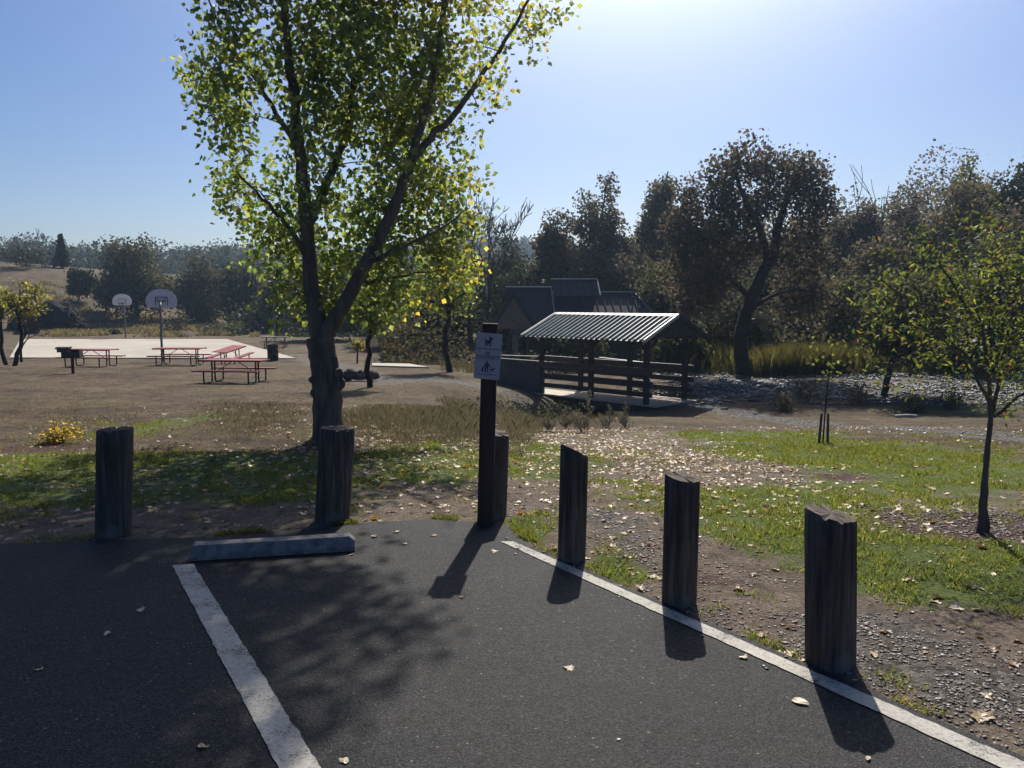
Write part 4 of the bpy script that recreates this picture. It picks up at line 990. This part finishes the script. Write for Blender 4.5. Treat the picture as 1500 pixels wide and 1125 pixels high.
# yellow shrub, weeds in front of the bridge
g = G(84,652); bush(84,g.y+.25,.24,.28,'gold',31,'small bright yellow shrub at the edge of the dry field',ncl=26,per=16,ls=.045,mat=LEAF)
def weed(px, py, h, seed, label):
    g = G(px, py); rs = random.Random(seed); mb = MB(); root = empty('weed_bush', g, label, 'plant', 'grey weeds in front of the footbridge')
    tips = []
    for s in range(5):
        a = rs.uniform(0,6.28); bx = rs.uniform(0,.12)*h; hh = h if s == 0 else h*rs.uniform(.4,.62); ln_ = .04 if s == 0 else .55; dx = ln_*hh*math.cos(a); dy = ln_*hh*math.sin(a)
        p0 = Vector((bx*math.cos(a), bx*math.sin(a), 0)); p1 = Vector((bx*math.cos(a)+dx, bx*math.sin(a)+dy, hh)); mb.tube([p0, p0.lerp(p1,.5), p1], [.008,.006,.003], 4, False)
        for i in range(26):
            f = .12+.86*i/26; b_ = p0.lerp(p1, f); aa = rs.uniform(0,6.28); L = h*.42*(1-f*.85)*rs.uniform(.5,1.15); e = b_+Vector((L*math.cos(aa)*.75, L*math.sin(aa)*.75, L*.75))
            mb.tube([b_, b_.lerp(e,.5)+Vector((0,0,-.02*h)), e], [.0045,.004,.0025], 3, False); tips += [b_.lerp(e, t_) for t_ in (.45,.7,.9,1.0)]
    mb.build('stem', simple('weed_stem', (.20,.18,.13), .2) if 'weed_stem' not in MATS else MATS['weed_stem'], root)
    pts = np.array([tuple(t_) for t_ in tips]); rs2 = np.random.RandomState(seed); pts += rs2.normal(size=pts.shape)*.012
    link('foliage', leaves_mesh('foliage', pts, max(.03,.06*h), [(.20,.195,.15),(.15,.15,.105),(.25,.235,.175)], [2,2,1], rs2, -.6, .3), STRAW, root)
MATS['weed_stem'] = simple('weed_stem', (.20,.18,.13), .2)
weed(856,634,.74,1,'tallest bushy grey weed in front of the bridge')
weed(888,628,.52,2,'slim grey weed second from the right in front of the bridge')
weed(917,628,.56,3,'grey weed at the right end in front of the bridge')
weed(828,628,.46,4,'small leaning grey weed left of the tallest one')
weed(806,632,.44,5,'small grey weed at the left end of the row before the bridge')
for i, (px, Y, w, h, lb) in enumerate([(738,23.6,1.0,1.25,'dark brambles in the ditch below the left part of the boarded bridge side'), (783,24.2,1.0,1.1,'dark brambles in the ditch below the right part of the boarded bridge side'), (826,24.6,.8,.8,'dark brambles in the ditch under the bridge deck'), (700,24.0,.8,.8,'dark brambles at the left end of the ditch')]):
    bush(px, Y, w, h, 'dark', 450+i, lb, ncl=34, per=26, ls=.07)
# low scrub in the creek bed
for i, (px, py, w, h, pal, lb) in enumerate([(1150,600,.5,.55,'grey','low brown scrub on the pale creek bed left of the stakes'), (1185,588,.8,.8,'grey','brown scrub in the creek bed behind the staked sapling'),
        (1262,592,.7,.8,'grey','brown scrub in the creek bed right of the staked sapling'), (1345,603,.5,.5,'olive','small scrub just right of the short thick trunk'), (1395,598,.6,.6,'rust','rusty orange scrub left of the twin-stemmed young tree')]):
    g = G(px, py); bush(px, g.y, w*.7, h, pal, 400+i, lb, ncl=30, per=20, ls=.07)
g = G(1328,612); mb = MB(); mb.tube([(-.35,0,.04),(0,.02,.06),(.3,.0,.05)], [.05,.055,.04], 8, jit=.1); o = mb.build('log', simple('pale_log', (.42,.40,.37), .2)); o.location = g; tag(o, 'short pale log on the ground right of the thick short trunk', 'log')
# pale rocks at the bridge end and the creek
rk = random.Random(9)
for i, (px, py, r_, lb) in enumerate([(1040,592,.16,'small grey rock by the gravel path at the bridge end'), (1062,600,.13,'small flat grey rock on the path edge right of the bridge'), (1105,588,.2,'grey rock below the leaning oak')]):
    g = G(px, py); mb = MB(); mb.lump((0,0,.02), (r_,r_*.7,r_*.5), i+20, 3, .3, .5); o = mb.build('rock', ROCK); o.location = g; tag(o, lb, 'rock')

# ================================================================== STUFF: grass, reeds, leaves, gravel, far woods
def stuff(name, me, mat):
    o = link(name, me, mat); o['kind'] = 'stuff'; return o
def blades(name, x, y, hmin, hmax, wid, pal, wts, seed, lean=.35, mat=BLADE, hm=1.0):
    rs = np.random.RandomState(seed); n = len(x); z = gz(x, y)-.005; h = rs.uniform(hmin, hmax, n)*hm; a = rs.uniform(0,2*np.pi,n); la = rs.uniform(0,2*np.pi,n)
    L = h*lean*rs.uniform(.2,1.3,n); w = wid*rs.uniform(.7,1.3,n)
    V = np.empty((n,5,3)); c = np.stack([x,y,z],1); sx = np.stack([np.cos(a)*w, np.sin(a)*w, 0*w],1); ld = np.stack([np.cos(la)*L, np.sin(la)*L, h],1)
    V[:,0] = c-sx; V[:,1] = c+sx; mid = c+ld*[.35,.35,.6]; V[:,2] = mid+sx*.8; V[:,3] = c+ld; V[:,4] = mid-sx*.8
    pal = np.array(pal); t = pal[rs.choice(len(pal), n, p=np.array(wts)/sum(wts))]*rs.uniform(.7,1.3,(n,1))
    return stuff(name, npmesh(name, V.reshape(-1,3), np.arange(5*n).reshape(-1,5), np.clip(t,0,1)), mat)
rs = np.random.RandomState(77)
# green turf, denser where the green zone is strong
N0 = 700000; x = rs.uniform(-7.5,9.5,N0); y = rs.uniform(3.2,14.5,N0); zz = zones(x, y)[:,0]; nn_ = vnoise(x,y,.35,5)*.6+vnoise(x,y,1.1,6)*.4
nn_ = nn_+(vnoise(x,y,.13,26)-.5)*.7; keep = (rs.uniform(0,1,N0) < np.clip((zz+(nn_-.5)*1.5-.40)*2.2,0,1)) & (~in_poly(x,y,LOT)) & (np.abs(x/y) < .66)
blades('grass', x[keep], y[keep], .012, .042, .0032, [(.095,.13,.03),(.13,.16,.04),(.18,.185,.065),(.20,.17,.09)], [4,4,2,1], 1, .8, BLADE, .45+1.1*vnoise(x[keep],y[keep],.22,27))
# scattered short dry stalks over the field
N0 = 150000; y = 9.2+rs.uniform(0,1,N0)**1.6*26; x = rs.uniform(-.68,.68,N0)*y; dn = vnoise(x,y,1.6,8)*.6+vnoise(x,y,.5,7)*.4; zn = zones(x,y)
keep = (rs.uniform(0,1,N0) < np.clip((dn-.35)*2.5,0,1)*(1-zn[:,1])*(1-.9*patch(x,y,930,652,130,24,.4))*np.where(x/y>-.03, .2, .5)*np.where(zn[:,0]>.5,.3,1))
blades('dry_grass', x[keep], y[keep], .012, .06, .0035, [(.20,.16,.10),(.27,.22,.14),(.15,.12,.07),(.13,.13,.06)], [4,3,3,2], 2, .9, STRAW)
rs = np.random.RandomState(91); N0 = 26000; e0, e1 = LOT[2], LOT[-5]
tt = rs.uniform(0,1,N0); ii = rs.randint(0, 8, N0); LP = np.array(LOT[1:10]); pa = LP[ii]; pb = LP[np.minimum(ii+1, len(LP)-1)]; xy = pa+(pb-pa)*tt[:,None]+rs.normal(0,.05,(N0,2))
kk2 = (vnoise(xy[:,0],xy[:,1],.25,92) > .62) & (~in_poly(xy[:,0],xy[:,1],LOT)); blades('edge_grass', xy[kk2,0], xy[kk2,1], .012, .05, .0026, [(.10,.14,.03),(.15,.16,.05),(.19,.16,.08)], [3,3,2], 93, .9)
# taller dry grass on the bank between the cottonwood and the bridge
def tall(px0, px1, py0, py1, n, h0, h1, seed, pal, name='tall_dry_grass', thr=.35):
    rs_ = np.random.RandomState(seed); a = G((px0+px1)/2, py1); b = G((px0+px1)/2, py0); cy_ = (a.y+b.y)/2; hy = (b.y-a.y)/2*1.5; cu = (px0+px1)/2; hu = (px1-px0)/2*1.3
    y = cy_+rs_.uniform(-1,1,n)*hy; u = cu+rs_.uniform(-1,1,n)*hu; x = (u-750)/F*y
    f = 1-np.hypot((y-cy_)/hy, (u-cu)/hu); k = vnoise(x,y,.55,seed)*.55+vnoise(x,y,.16,seed+3)*.45+f*.55 > thr+.32+rs_.uniform(-.12,.12,n)
    k &= f > 0; hm = np.clip(.35+f[k]*1.1+.5*(vnoise(x[k],y[k],.3,seed+5)-.5),.2,1.1)
    return blades(name, x[k], y[k], h0, h1, .0015, pal, [3,3,2], seed, .75, STRAW, hm)
DP = [(.165,.15,.122),(.23,.21,.175),(.105,.092,.07)]
tall(500,690,598,640,60000,.04,.15,21,DP,thr=.25); tall(270,470,590,648,30000,.03,.10,22,[(.13,.12,.085),(.18,.155,.115),(.09,.08,.06)]); tall(722,790,592,642,26000,.07,.26,23,DP,thr=.22); tall(640,712,590,640,26000,.05,.20,24,DP,thr=.25)
tall(780,930,610,634,12000,.05,.2,25,DP); tall(20,220,590,645,8000,.03,.09,27,[(.14,.125,.085),(.18,.155,.115),(.10,.10,.055)])
# dry grass on the hillside edge behind the court
N0 = 30000; rs = np.random.RandomState(5); y = rs.uniform(75,112,N0); x = (rs.uniform(60,380,N0)-750)/F*y; k = vnoise(x,y,6,12)*.6+vnoise(x,y,1.7,13)*.4+.12*(1-np.abs(y-84)/16) > .52
blades('hillside_grass', x[k], y[k], .15, .55, .05, [(.30,.26,.17),(.23,.195,.125),(.18,.155,.1)], [3,2,2], 8, .8, STRAW)
# yellow-green reeds at the far side of the creek
N0 = 15000; y = rs.uniform(36.6,39.5,N0); x = (1195+rs.normal(0,60,N0)-750)/F*y; k = vnoise(x,y,1.1,14)*.6+vnoise(x,y,.35,19)*.4 > .42
blades('reeds', x[k], y[k], .45, 1.5, .013, [(.075,.074,.03),(.055,.06,.024),(.105,.09,.042),(.06,.042,.024)], [3,4,2,1], 9, .7)
N0 = 6000; y = rs.uniform(34,40,N0); x = (rs.uniform(645,770,N0)-750)/F*y; k = vnoise(x,y,1.3,15)*.6+vnoise(x,y,.4,20)*.4 > .52
blades('dry_weeds', x[k], y[k], .06, .38, .008, [(.16,.14,.10),(.12,.105,.07),(.10,.10,.06)], [3,3,2], 10, .4, STRAW)
# undergrowth: brushy ground cover at the foot of the wood
rs = np.random.RandomState(15); N0 = 46000; y = rs.uniform(37,50,N0); x = rs.uniform(-.16,.72,N0)*y; k = (vnoise(x,y,2.2,16) > .30) & ~((x/y > -.055) & (x/y < .195) & (y > 39.5) & (y < 51)); x = x[k]; y = y[k]
z = gz(x,y,False)+rs.uniform(0,1,len(x))**1.3*(1.0+3.4*vnoise(x,y,3.0,17))*sm((y-37)/7)
stuff('undergrowth', leaves_mesh('undergrowth', np.stack([x,y,z],1), .19, PAL['oak'][0]+[(.09,.05,.03)], PAL['oak'][1]+[1.5], rs, .0), LEAFFAR)
rs = np.random.RandomState(18); N0 = 120000; y = rs.uniform(57,82,N0); x = (rs.uniform(540,1750,N0)-750)/F*y; k = vnoise(x,y,3.5,36) > .22; x = x[k]; y = y[k]
cn = vnoise(x,y,4.5,37)*.6+vnoise(x,y,1.8,38)*.4; z = gz(x,y,False)+rs.uniform(.05,1,len(x))**.75*(2.2+6.2*cn)*(1+.75*sm((x/y-.30)/.22))
tn = np.where((vnoise(x,y,6,39) > .5)[:,None], np.array([[.115,.09,.062]]), np.array([[.08,.08,.05]]))
stuff('hillside_woods', leaves_mesh('hillside_woods', np.stack([x,y,z],1), .25, None, None, rs, .1, .9, .35, tn), LEAFFAR)
rs = np.random.RandomState(16); N0 = 16000; y = rs.uniform(76,105,N0); x = (rs.uniform(335,640,N0)-750)/F*y; k = vnoise(x,y,4,16) > .42; x = x[k]; y = y[k]
z = gz(x,y,False)+rs.uniform(0,1,len(x))**1.5*(1+3.2*vnoise(x,y,5,18))*sm((y-78)/9)
stuff('far_undergrowth', leaves_mesh('far_undergrowth', np.stack([x,y,z],1), .36, PAL['dark'][0], PAL['dark'][1], rs, .0), LEAFFAR)
# woods of the distant ridge
rs = np.random.RandomState(9); nt = 2300; ang = rs.uniform(-.66,.30,nt); r = rs.uniform(215,415,nt); tx = r*np.sin(ang); ty = r*np.cos(ang); tz = gz(tx,ty,False); hs = rs.uniform(4,8.5,nt)*np.where(rs.uniform(0,1,nt) < .12, 1.3, 1)
con = rs.uniform(0,1,nt) < .4; per = 80
u_ = rs.uniform(.05,.93,(nt,per)); a_ = rs.uniform(0,6.28,(nt,per)); rad = np.where(con[:,None], (1-u_)*.30, .36*np.sqrt(np.clip(1-(2*u_-1.1)**2,0,1)))*hs[:,None]*np.sqrt(rs.uniform(.2,1,(nt,per)))
pts = np.stack([tx[:,None]+rad*np.cos(a_), ty[:,None]+rad*np.sin(a_), tz[:,None]+u_*hs[:,None]],2).reshape(-1,3)
stuff('distant_woods', leaves_mesh('distant_woods', pts, .85, [(.03,.042,.026),(.045,.05,.03),(.06,.055,.035)], [4,3,1], rs, .2, .8), LEAFFAR)

# gravel chips on the near strip
def chips():
    rs = np.random.RandomState(3); bm = bmesh.new(); bmesh.ops.create_icosphere(bm, subdivisions=1, radius=1); bv = np.array([v.co[:] for v in bm.verts]); bf = np.array([[v.index for v in f.verts] for f in bm.faces]); bm.free()
    N0 = 260000; x = rs.uniform(-.2,3.6,N0); y = rs.uniform(2.6,7.2,N0); dl = seg_dist(x,y,LOT,True); zn = zones(x,y)
    w = np.clip(1.4-dl/1.0,0,1)*np.where(zn[:,0] > .5,.15,1)*(.25+zn[:,1])*(x/y < .68)*np.clip((vnoise(x,y,.35,31)*.6+vnoise(x,y,.1,33)*.4-.25)*2,0.1,1)
    k = (rs.uniform(0,1,N0) < w*.75*np.where(in_poly(x,y,LOT), np.clip(.10-dl*.35,0,1), 1)); x = x[k]; y = y[k]; n = len(x); s = .002+.0095*rs.uniform(0,1,n)**2.6
    z = np.where(in_poly(x,y,LOT), .001, gz(x,y))+s*.25
    sc = np.stack([s*rs.uniform(.8,1.6,n), s*rs.uniform(.7,1.1,n), s*rs.uniform(.22,.5,n)],1); an = rs.uniform(0,6.28,n)
    V = bv[None]*sc[:,None]*(1+rs.uniform(-.42,.42,(n,len(bv),1))); ca, sa = np.cos(an)[:,None], np.sin(an)[:,None]
    V = np.stack([V[:,:,0]*ca-V[:,:,1]*sa, V[:,:,0]*sa+V[:,:,1]*ca, V[:,:,2]],2)+np.stack([x,y,z],1)[:,None]
    F_ = (bf[None]+(np.arange(n)*len(bv))[:,None,None]).reshape(-1,3); pal = np.array([(.06,.055,.05),(.14,.125,.11),(.30,.27,.235),(.17,.125,.092)]); t = pal[rs.choice(4,n,p=[.2,.3,.2,.3])]*rs.uniform(.7,1.3,(n,1))
    b = NB('gravel_stone'); at = b.n('ShaderNodeAttribute', attribute_name='tint'); b.bsdf(at.outputs['Color'], .6, 0, .4)
    stuff('gravel', npmesh('gravel', V.reshape(-1,3), F_, np.repeat(t, len(bf), 0)), b.m)
chips()
# fallen leaves: real lobed shapes
def leaf_outline(kind, rs):
    pts = []
    if kind == 0:      # broad lobed leaf
        lob = [(0,-.10,),(.18,-.12),(.42,-.22),(.36,.02),(.50,.20),(.27,.24),(.30,.46),(.12,.40),(.0,.62)]
    elif kind == 1:    # heart-shaped poplar leaf
        lob = [(0,-.05),(.20,-.16),(.40,-.10),(.45,.08),(.32,.28),(.15,.45),(0,.60)]
    else:              # pointed oval
        lob = [(0,-.2),(.14,-.12),(.22,.05),(.20,.25),(.10,.45),(0,.60)]
    right = lob; left = [(-x,y) for x, y in lob[1:-1]][::-1]
    return [(x*rs.uniform(.85,1.15), y*rs.uniform(.9,1.1)) for x, y in right+left]
def leaf_mesh(kind, seed, col, curl):
    rs = random.Random(seed); out = leaf_outline(kind, rs); vs = [(0,.15,0)]; mid = [(x*.55, .15+(y-.15)*.55) for x, y in out]
    c1 = rs.uniform(.3,1.0)*curl; c2 = rs.uniform(-.3,.6)*curl; ph = rs.uniform(0,6)
    def zf(x, y): r_ = math.hypot(x, y-.15); return c1*x*x*1.6+c2*(y-.15)**2+.10*curl*math.sin(4*math.atan2(y-.15,x)+ph)*r_*2
    V = [(0,.15,0)]+[(x,y,zf(x,y)) for x, y in mid]+[(x*(1-.25*curl*abs(x)),y,zf(x,y)) for x, y in out]; n = len(out)
    zmin = min(v[2] for v in V); V = [(a,b,c-zmin) for a,b,c in V]
    fs = [(0,1+i,1+(i+1)%n) for i in range(n)]+[(1+i,1+n+i,1+n+(i+1)%n,1+(i+1)%n) for i in range(n)]
    fs.append((1+n, 1+n, 1+n)) if False else None
    me = bpy.data.meshes.new('fallen_leaf'); me.from_pydata(V, [], fs); at = me.attributes.new('tint','FLOAT_COLOR','FACE')
    for i, f in enumerate(fs):
        k = rs.uniform(.82,1.15); at.data[i].color = (col[0]*k, col[1]*k, col[2]*k, 1)
    me.materials.append(LEAFDRY); me.update(); return me
COLS = [(.44,.345,.225),(.36,.27,.165),(.26,.175,.105),(.52,.43,.305),(.20,.115,.065),(.50,.27,.07)]
CW = [3,4,4,1.5,3,.7]; CN = ['pale cream','light tan','brown','whitish','dark brown','orange']
LM = [[leaf_mesh(k, 10*k+c+1, COLS[c], .45+.2*((k+c) % 3)) for k in range(3)] for c in range(6)]
rs = np.random.RandomState(42)
def leaf_density(x, y):
    d = .10+0*x; u = x/y*F+750
    d += 1.0*patch(x,y,1020,690,170,40,.6)+.75*patch(x,y,620,655,160,30,.6)+.6*patch(x,y,800,660,170,40,.6)+.35*patch(x,y,200,700,330,35,.6)+.5*patch(x,y,910,820,80,60,.6)+.25*patch(x,y,620,735,110,30)
    d += .3*patch(x,y,720,690,420,60,.6); d += .22*patch(x,y,1300,800,260,110,.5)+.3*patch(x,y,300,755,330,28,.6)+.3*patch(x,y,560,610,120,30)
    return d*(.35+1.3*vnoise(x,y,.5,51))
N0 = 60000; y = rs.uniform(3.0,17.5,N0); x = rs.uniform(-8,10,N0); kp = (np.abs(x/y) < .66) & (~in_poly(x,y,LOT)) & (rs.uniform(0,1,N0) < leaf_density(x,y)*.55); x = x[kp]; y = y[kp]
dist = np.hypot(x,y); od = np.argsort(dist); x = x[od]; y = y[od]; zz = gz(x,y); near = min(262, len(x))
cc = rs.choice(6, len(x), p=np.array(CW)/sum(CW)); kk_ = rs.choice(3, len(x), p=[.5,.35,.15]); ss = .022+.062*rs.uniform(0,1,len(x))**1.4; aa = rs.uniform(0,6.28,len(x)); t1 = rs.normal(0,.22,len(x)); t2 = rs.normal(0,.22,len(x))
zn = zones(x,y)
def put_leaf(me, loc, s, rot, label, group):
    o = link('fallen_leaf', me); o.location = loc; o.scale = (s,s,s); o.rotation_euler = rot; tag(o, label, 'leaf', group); return o
for i in range(near):
    dl_ = float(seg_dist(np.array([x[i]]), np.array([y[i]]), LOT, True)[0]); wh = 'lying among the gravel and dirt beside the white edge line' if (x[i] > .1 and dl_ < .9) else ('lying on the lawn beyond the white edge line' if x[i] > .1 else 'lying on the dirt and grass behind the wheel stop')
    put_leaf(LM[cc[i]][kk_[i]], (x[i],y[i],zz[i]+.004), ss[i]*(1.05 if x[i] > .1 and dl_ < 1 else 1), (t1[i],t2[i],aa[i]), f'{CN[cc[i]]} fallen leaf {wh}', f'{CN[cc[i]]} fallen leaves '+wh)
# the many smaller ones farther off, one object
def merge_leaves(sl, name, mult=1.0):
    VV = []; FF3 = []; TT = []; off = 0
    for i in sl:
        me = LM[cc[i]][kk_[i]]; v = np.array([q_.co[:] for q_ in me.vertices])*ss[i]*mult
        e = Matrix.Rotation(aa[i],3,'Z') @ Matrix.Rotation(t2[i],3,'Y') @ Matrix.Rotation(t1[i],3,'X'); v = v @ np.array(e).T+np.array([x[i],y[i],zz[i]+.006])
        nO = (len(v)-1)//2; idx = [(0+off, 1+nO+a+off, 1+nO+(a+1) % nO+off) for a in range(nO)]
        VV.append(v); FF3 += idx; TT += [np.array(COLS[cc[i]])*rs.uniform(.85,1.15)]*nO; off += len(v)
    return stuff(name, npmesh(name, np.concatenate(VV), np.array(FF3), np.array(TT)), LEAFDRY)
merge_leaves(range(near, len(x)), 'leaf_litter')
# leaves on the asphalt and other single ones, seen one by one
ASP = [(833,977,.05,0,'pale leaf alone in the middle of the sunlit asphalt'),(1166,1027,.085,1,'curled tan leaf on asphalt left of the biggest post shadow'),(1088,962,.045,3,'whitish leaf on asphalt touching the edge line between posts'),
  (1272,1110,.04,0,'small cream leaf on asphalt below the biggest post shadow'),(160,927,.05,3,'whitish leaf in the shade left of the bay line'),(208,894,.045,3,'whitish leaf in deep shade just left of the bay line top'),
  (60,980,.045,3,'whitish leaf at the far left in the asphalt shade'),(298,1095,.05,1,'tan leaf in the shade near the lower end of the bay line'),(503,1116,.04,3,'tiny whitish leaf on the sunlit asphalt right of the lower bay line'),
  (546,786,.06,1,'tan leaf on asphalt just right of the wheel stop end'),(637,784,.06,0,'cream leaf on asphalt between the wheel stop and the sign'),(725,807,.055,0,'cream leaf beside the upper end of the edge line'),
  (580,779,.045,3,'whitish leaf near the back edge of the asphalt'),(593,796,.035,3,'small whitish leaf on asphalt left of the sign shadow'),(525,762,.035,3,'small whitish leaf near the foot of the leaning post'),(516,812,.05,1,'tan leaf touching the right end of the wheel stop'),
  (905,1083,.02,1,'tiny tan leaf on the lower sunlit asphalt'),(675,875,.03,2,'small brown leaf right of the sign shadow')]
for (px,py,s,c,lb) in ASP:
    v = PZ(px,py,.004); put_leaf(LM[c][random.randrange(3)], v, s*1.15, (random.gauss(0,.12),random.gauss(0,.12),random.uniform(0,6.28)), lb, None)
for (px,py,s,c,lb) in [(1437,1052,.12,1,'biggest tan curled leaf on the gravel at lower right'),(1153,958,.10,0,'large cream leaf against the edge line by the biggest post'),(1172,972,.09,3,'large whitish leaf just behind the edge line near the biggest post'),
     (1405,892,.085,3,'large whitish leaf on the bright grass right of the biggest post'),(1080,865,.085,2,'upturned brown leaf on dirt between the two largest posts'),(940,866,.075,3,'whitish leaf behind the edge line left of the gently slanted post'),(955,846,.07,0,'cream leaf on dirt left of the gently slanted post'),(1120,935,.08,1,'tan leaf behind the edge line in front of the dirt strip')]:
    v = G(px,py); put_leaf(LM[c][0], (v.x,v.y,v.z+.006), s, (random.gauss(0,.2),random.gauss(0,.2),random.uniform(0,6.28)), lb, None)

def bits(name, n, region, smin, smax, pal, pw, seed, flat=.5, mat=None, dens=None):
    rs = np.random.RandomState(seed); bm = bmesh.new(); bmesh.ops.create_icosphere(bm, subdivisions=1, radius=1); bv = np.array([v.co[:] for v in bm.verts]); bf = np.array([[v.index for v in f.verts] for f in bm.faces]); bm.free()
    x0, x1, y0, y1 = region; x = rs.uniform(x0,x1,n); y = rs.uniform(y0,y1,n); k = dens(x,y,rs); x = x[k]; y = y[k]; n = len(x); s = smin+(smax-smin)*rs.uniform(0,1,n)**2.5
    sc = np.stack([s*rs.uniform(.8,1.7,n), s*rs.uniform(.5,1.0,n), s*flat*rs.uniform(.5,1.2,n)],1); an = rs.uniform(0,6.28,n); ca, sa = np.cos(an)[:,None], np.sin(an)[:,None]
    V = bv[None]*sc[:,None]*(1+rs.uniform(-.3,.3,(n,len(bv),1))); V = np.stack([V[:,:,0]*ca-V[:,:,1]*sa, V[:,:,0]*sa+V[:,:,1]*ca, V[:,:,2]],2)+np.stack([x,y,gz(x,y)+s*flat*.3],1)[:,None]
    F_ = (bf[None]+(np.arange(n)*len(bv))[:,None,None]).reshape(-1,3); t = np.array(pal)[rs.choice(len(pal),n,p=pw)]*rs.uniform(.8,1.2,(n,1))
    return stuff(name, npmesh(name, V.reshape(-1,3), F_, np.repeat(t, len(bf), 0)), MATS['gravel_stone'])
bits('creek_stones', 26000, (3,26,27.5,37.5), .02, .11, [(.045,.044,.043),(.09,.087,.083),(.28,.27,.25)], [.52,.38,.10], 61, .6, None, lambda x,y,r: (vnoise(x,y,1.3,62)*.6+vnoise(x,y,.4,63)*.4 > .42) & (x/y > .15) & (x/y < .66))
bits('path_gravel', 22000, (1,13,13,28), .006, .03, [(.06,.06,.06),(.13,.125,.12),(.25,.24,.22)], [.4,.4,.2], 64, .6, None, lambda x,y,r: r.uniform(0,1,len(x)) < (zones(x,y)[:,1]-.3)*1.3)
_mz = lambda x,y,r: r.uniform(0,1,len(x)) < patch(x,y,1410,768,140,26,.35)*.9+.15*patch(x,y,1050,850,60,14)
bits('bark_mulch', 26000, (1.5,6.5,4.6,7.2), .005, .022, [(.04,.022,.016),(.075,.045,.033),(.14,.10,.075)], [.5,.35,.15], 65, .3, None, _mz)
bits('litter_twigs', 30000, (-7,9,5,16), .004, .022, [(.05,.035,.026),(.11,.08,.055),(.22,.17,.12)], [.45,.35,.2], 66, .25, None, lambda x,y,r: (r.uniform(0,1,len(x)) < .15+.85*leaf_density(x,y)*.6) & (~in_poly(x,y,LOT)) & (np.abs(x/y) < .66))

# ================================================================== AIR, LIGHT, CAMERA
mb = MB(); mb.box((0,240,20),(900,570,66))
hz = mb.build('haze'); hz['kind'] = 'stuff'
b = NB('haze_air'); pvn = b.n('ShaderNodeVolumePrincipled'); pvn.inputs['Color'].default_value = (.55,.74,1,1); pvn.inputs['Density'].default_value = .00042; pvn.inputs['Anisotropy'].default_value = .62
b.l(pvn.outputs[0], b.out.inputs['Volume']); hz.data.materials.clear(); hz.data.materials.append(b.m)

SUN_EL, SUN_AZ = R(44.5), R(9)
w = bpy.data.worlds.new('World'); SC.world = w; w.use_nodes = True
nt_ = w.node_tree; nt_.nodes.clear(); out = nt_.nodes.new('ShaderNodeOutputWorld'); bg = nt_.nodes.new('ShaderNodeBackground'); sky = nt_.nodes.new('ShaderNodeTexSky')
sky.sky_type = 'NISHITA'; sky.sun_disc = False; sky.sun_elevation = SUN_EL; sky.sun_rotation = SUN_AZ; sky.altitude = 300; sky.air_density = 1.0; sky.dust_density = 1.7; sky.ozone_density = 5.0
bg.inputs['Strength'].default_value = .063
hs = nt_.nodes.new('ShaderNodeHueSaturation'); hs.inputs['Saturation'].default_value = 1.26; hs.inputs['Hue'].default_value = .511; nt_.links.new(sky.outputs[0], hs.inputs['Color']); 
def wn(t, **k):
    n_ = nt_.nodes.new(t)
    for a_, v_ in k.items(): setattr(n_, a_, v_)
    return n_
gen = wn('ShaderNodeTexCoord'); dt = wn('ShaderNodeVectorMath', operation='DOT_PRODUCT'); dt.inputs[1].default_value = (math.sin(SUN_AZ)*math.cos(SUN_EL), math.cos(SUN_AZ)*math.cos(SUN_EL), math.sin(SUN_EL)); nt_.links.new(gen.outputs['Generated'], dt.inputs[0])
mx0 = wn('ShaderNodeMath', operation='MAXIMUM'); mx0.inputs[1].default_value = 0; nt_.links.new(dt.outputs['Value'], mx0.inputs[0])
pw = wn('ShaderNodeMath', operation='POWER'); pw.inputs[1].default_value = 23.5; nt_.links.new(mx0.outputs[0], pw.inputs[0])
ml = wn('ShaderNodeMath', operation='MULTIPLY'); ml.inputs[1].default_value = 3.2/.063; nt_.links.new(pw.outputs[0], ml.inputs[0])
ad = wn('ShaderNodeMix', data_type='RGBA', blend_type='ADD'); ad.inputs[0].default_value = 1
cm_ = wn('ShaderNodeVectorMath', operation='SCALE'); cm_.inputs[0].default_value = (1,.97,.90); nt_.links.new(ml.outputs[0], cm_.inputs['Scale'])
nt_.links.new(hs.outputs[0], ad.inputs[6]); nt_.links.new(cm_.outputs[0], ad.inputs[7]); nt_.links.new(ad.outputs[2], bg.inputs['Color']); nt_.links.new(bg.outputs[0], out.inputs['Surface'])
sl = bpy.data.lights.new('sun', 'SUN'); sl.energy = 5.0; sl.angle = R(.53); sl.color = (1,.94,.84)
so = bpy.data.objects.new('sun', sl); C.objects.link(so)
sd = Vector((math.sin(SUN_AZ)*math.cos(SUN_EL), math.cos(SUN_AZ)*math.cos(SUN_EL), math.sin(SUN_EL)))
so.rotation_euler = sd.to_track_quat('Z', 'Y').to_euler(); so.location = sd*30+Vector((0,0,10))
cam = bpy.data.cameras.new('camera'); cam.sensor_width = 36; cam.lens = 36*F/1500; cam.clip_end = 2000; cam.clip_start = .05
co = bpy.data.objects.new('camera', cam); C.objects.link(co); co.location = (0,0,H); co.rotation_euler = (math.pi/2-PITCH, 0, 0)
SC.camera = co
vs_ = SC.view_settings; vs_.view_transform = 'Standard'; vs_.look = 'None'; vs_.exposure = .50; vs_.gamma = 1
SC.cycles.max_bounces = 8; SC.cycles.transparent_max_bounces = 8; SC.cycles.volume_bounces = 0; SC.cycles.use_denoising = True
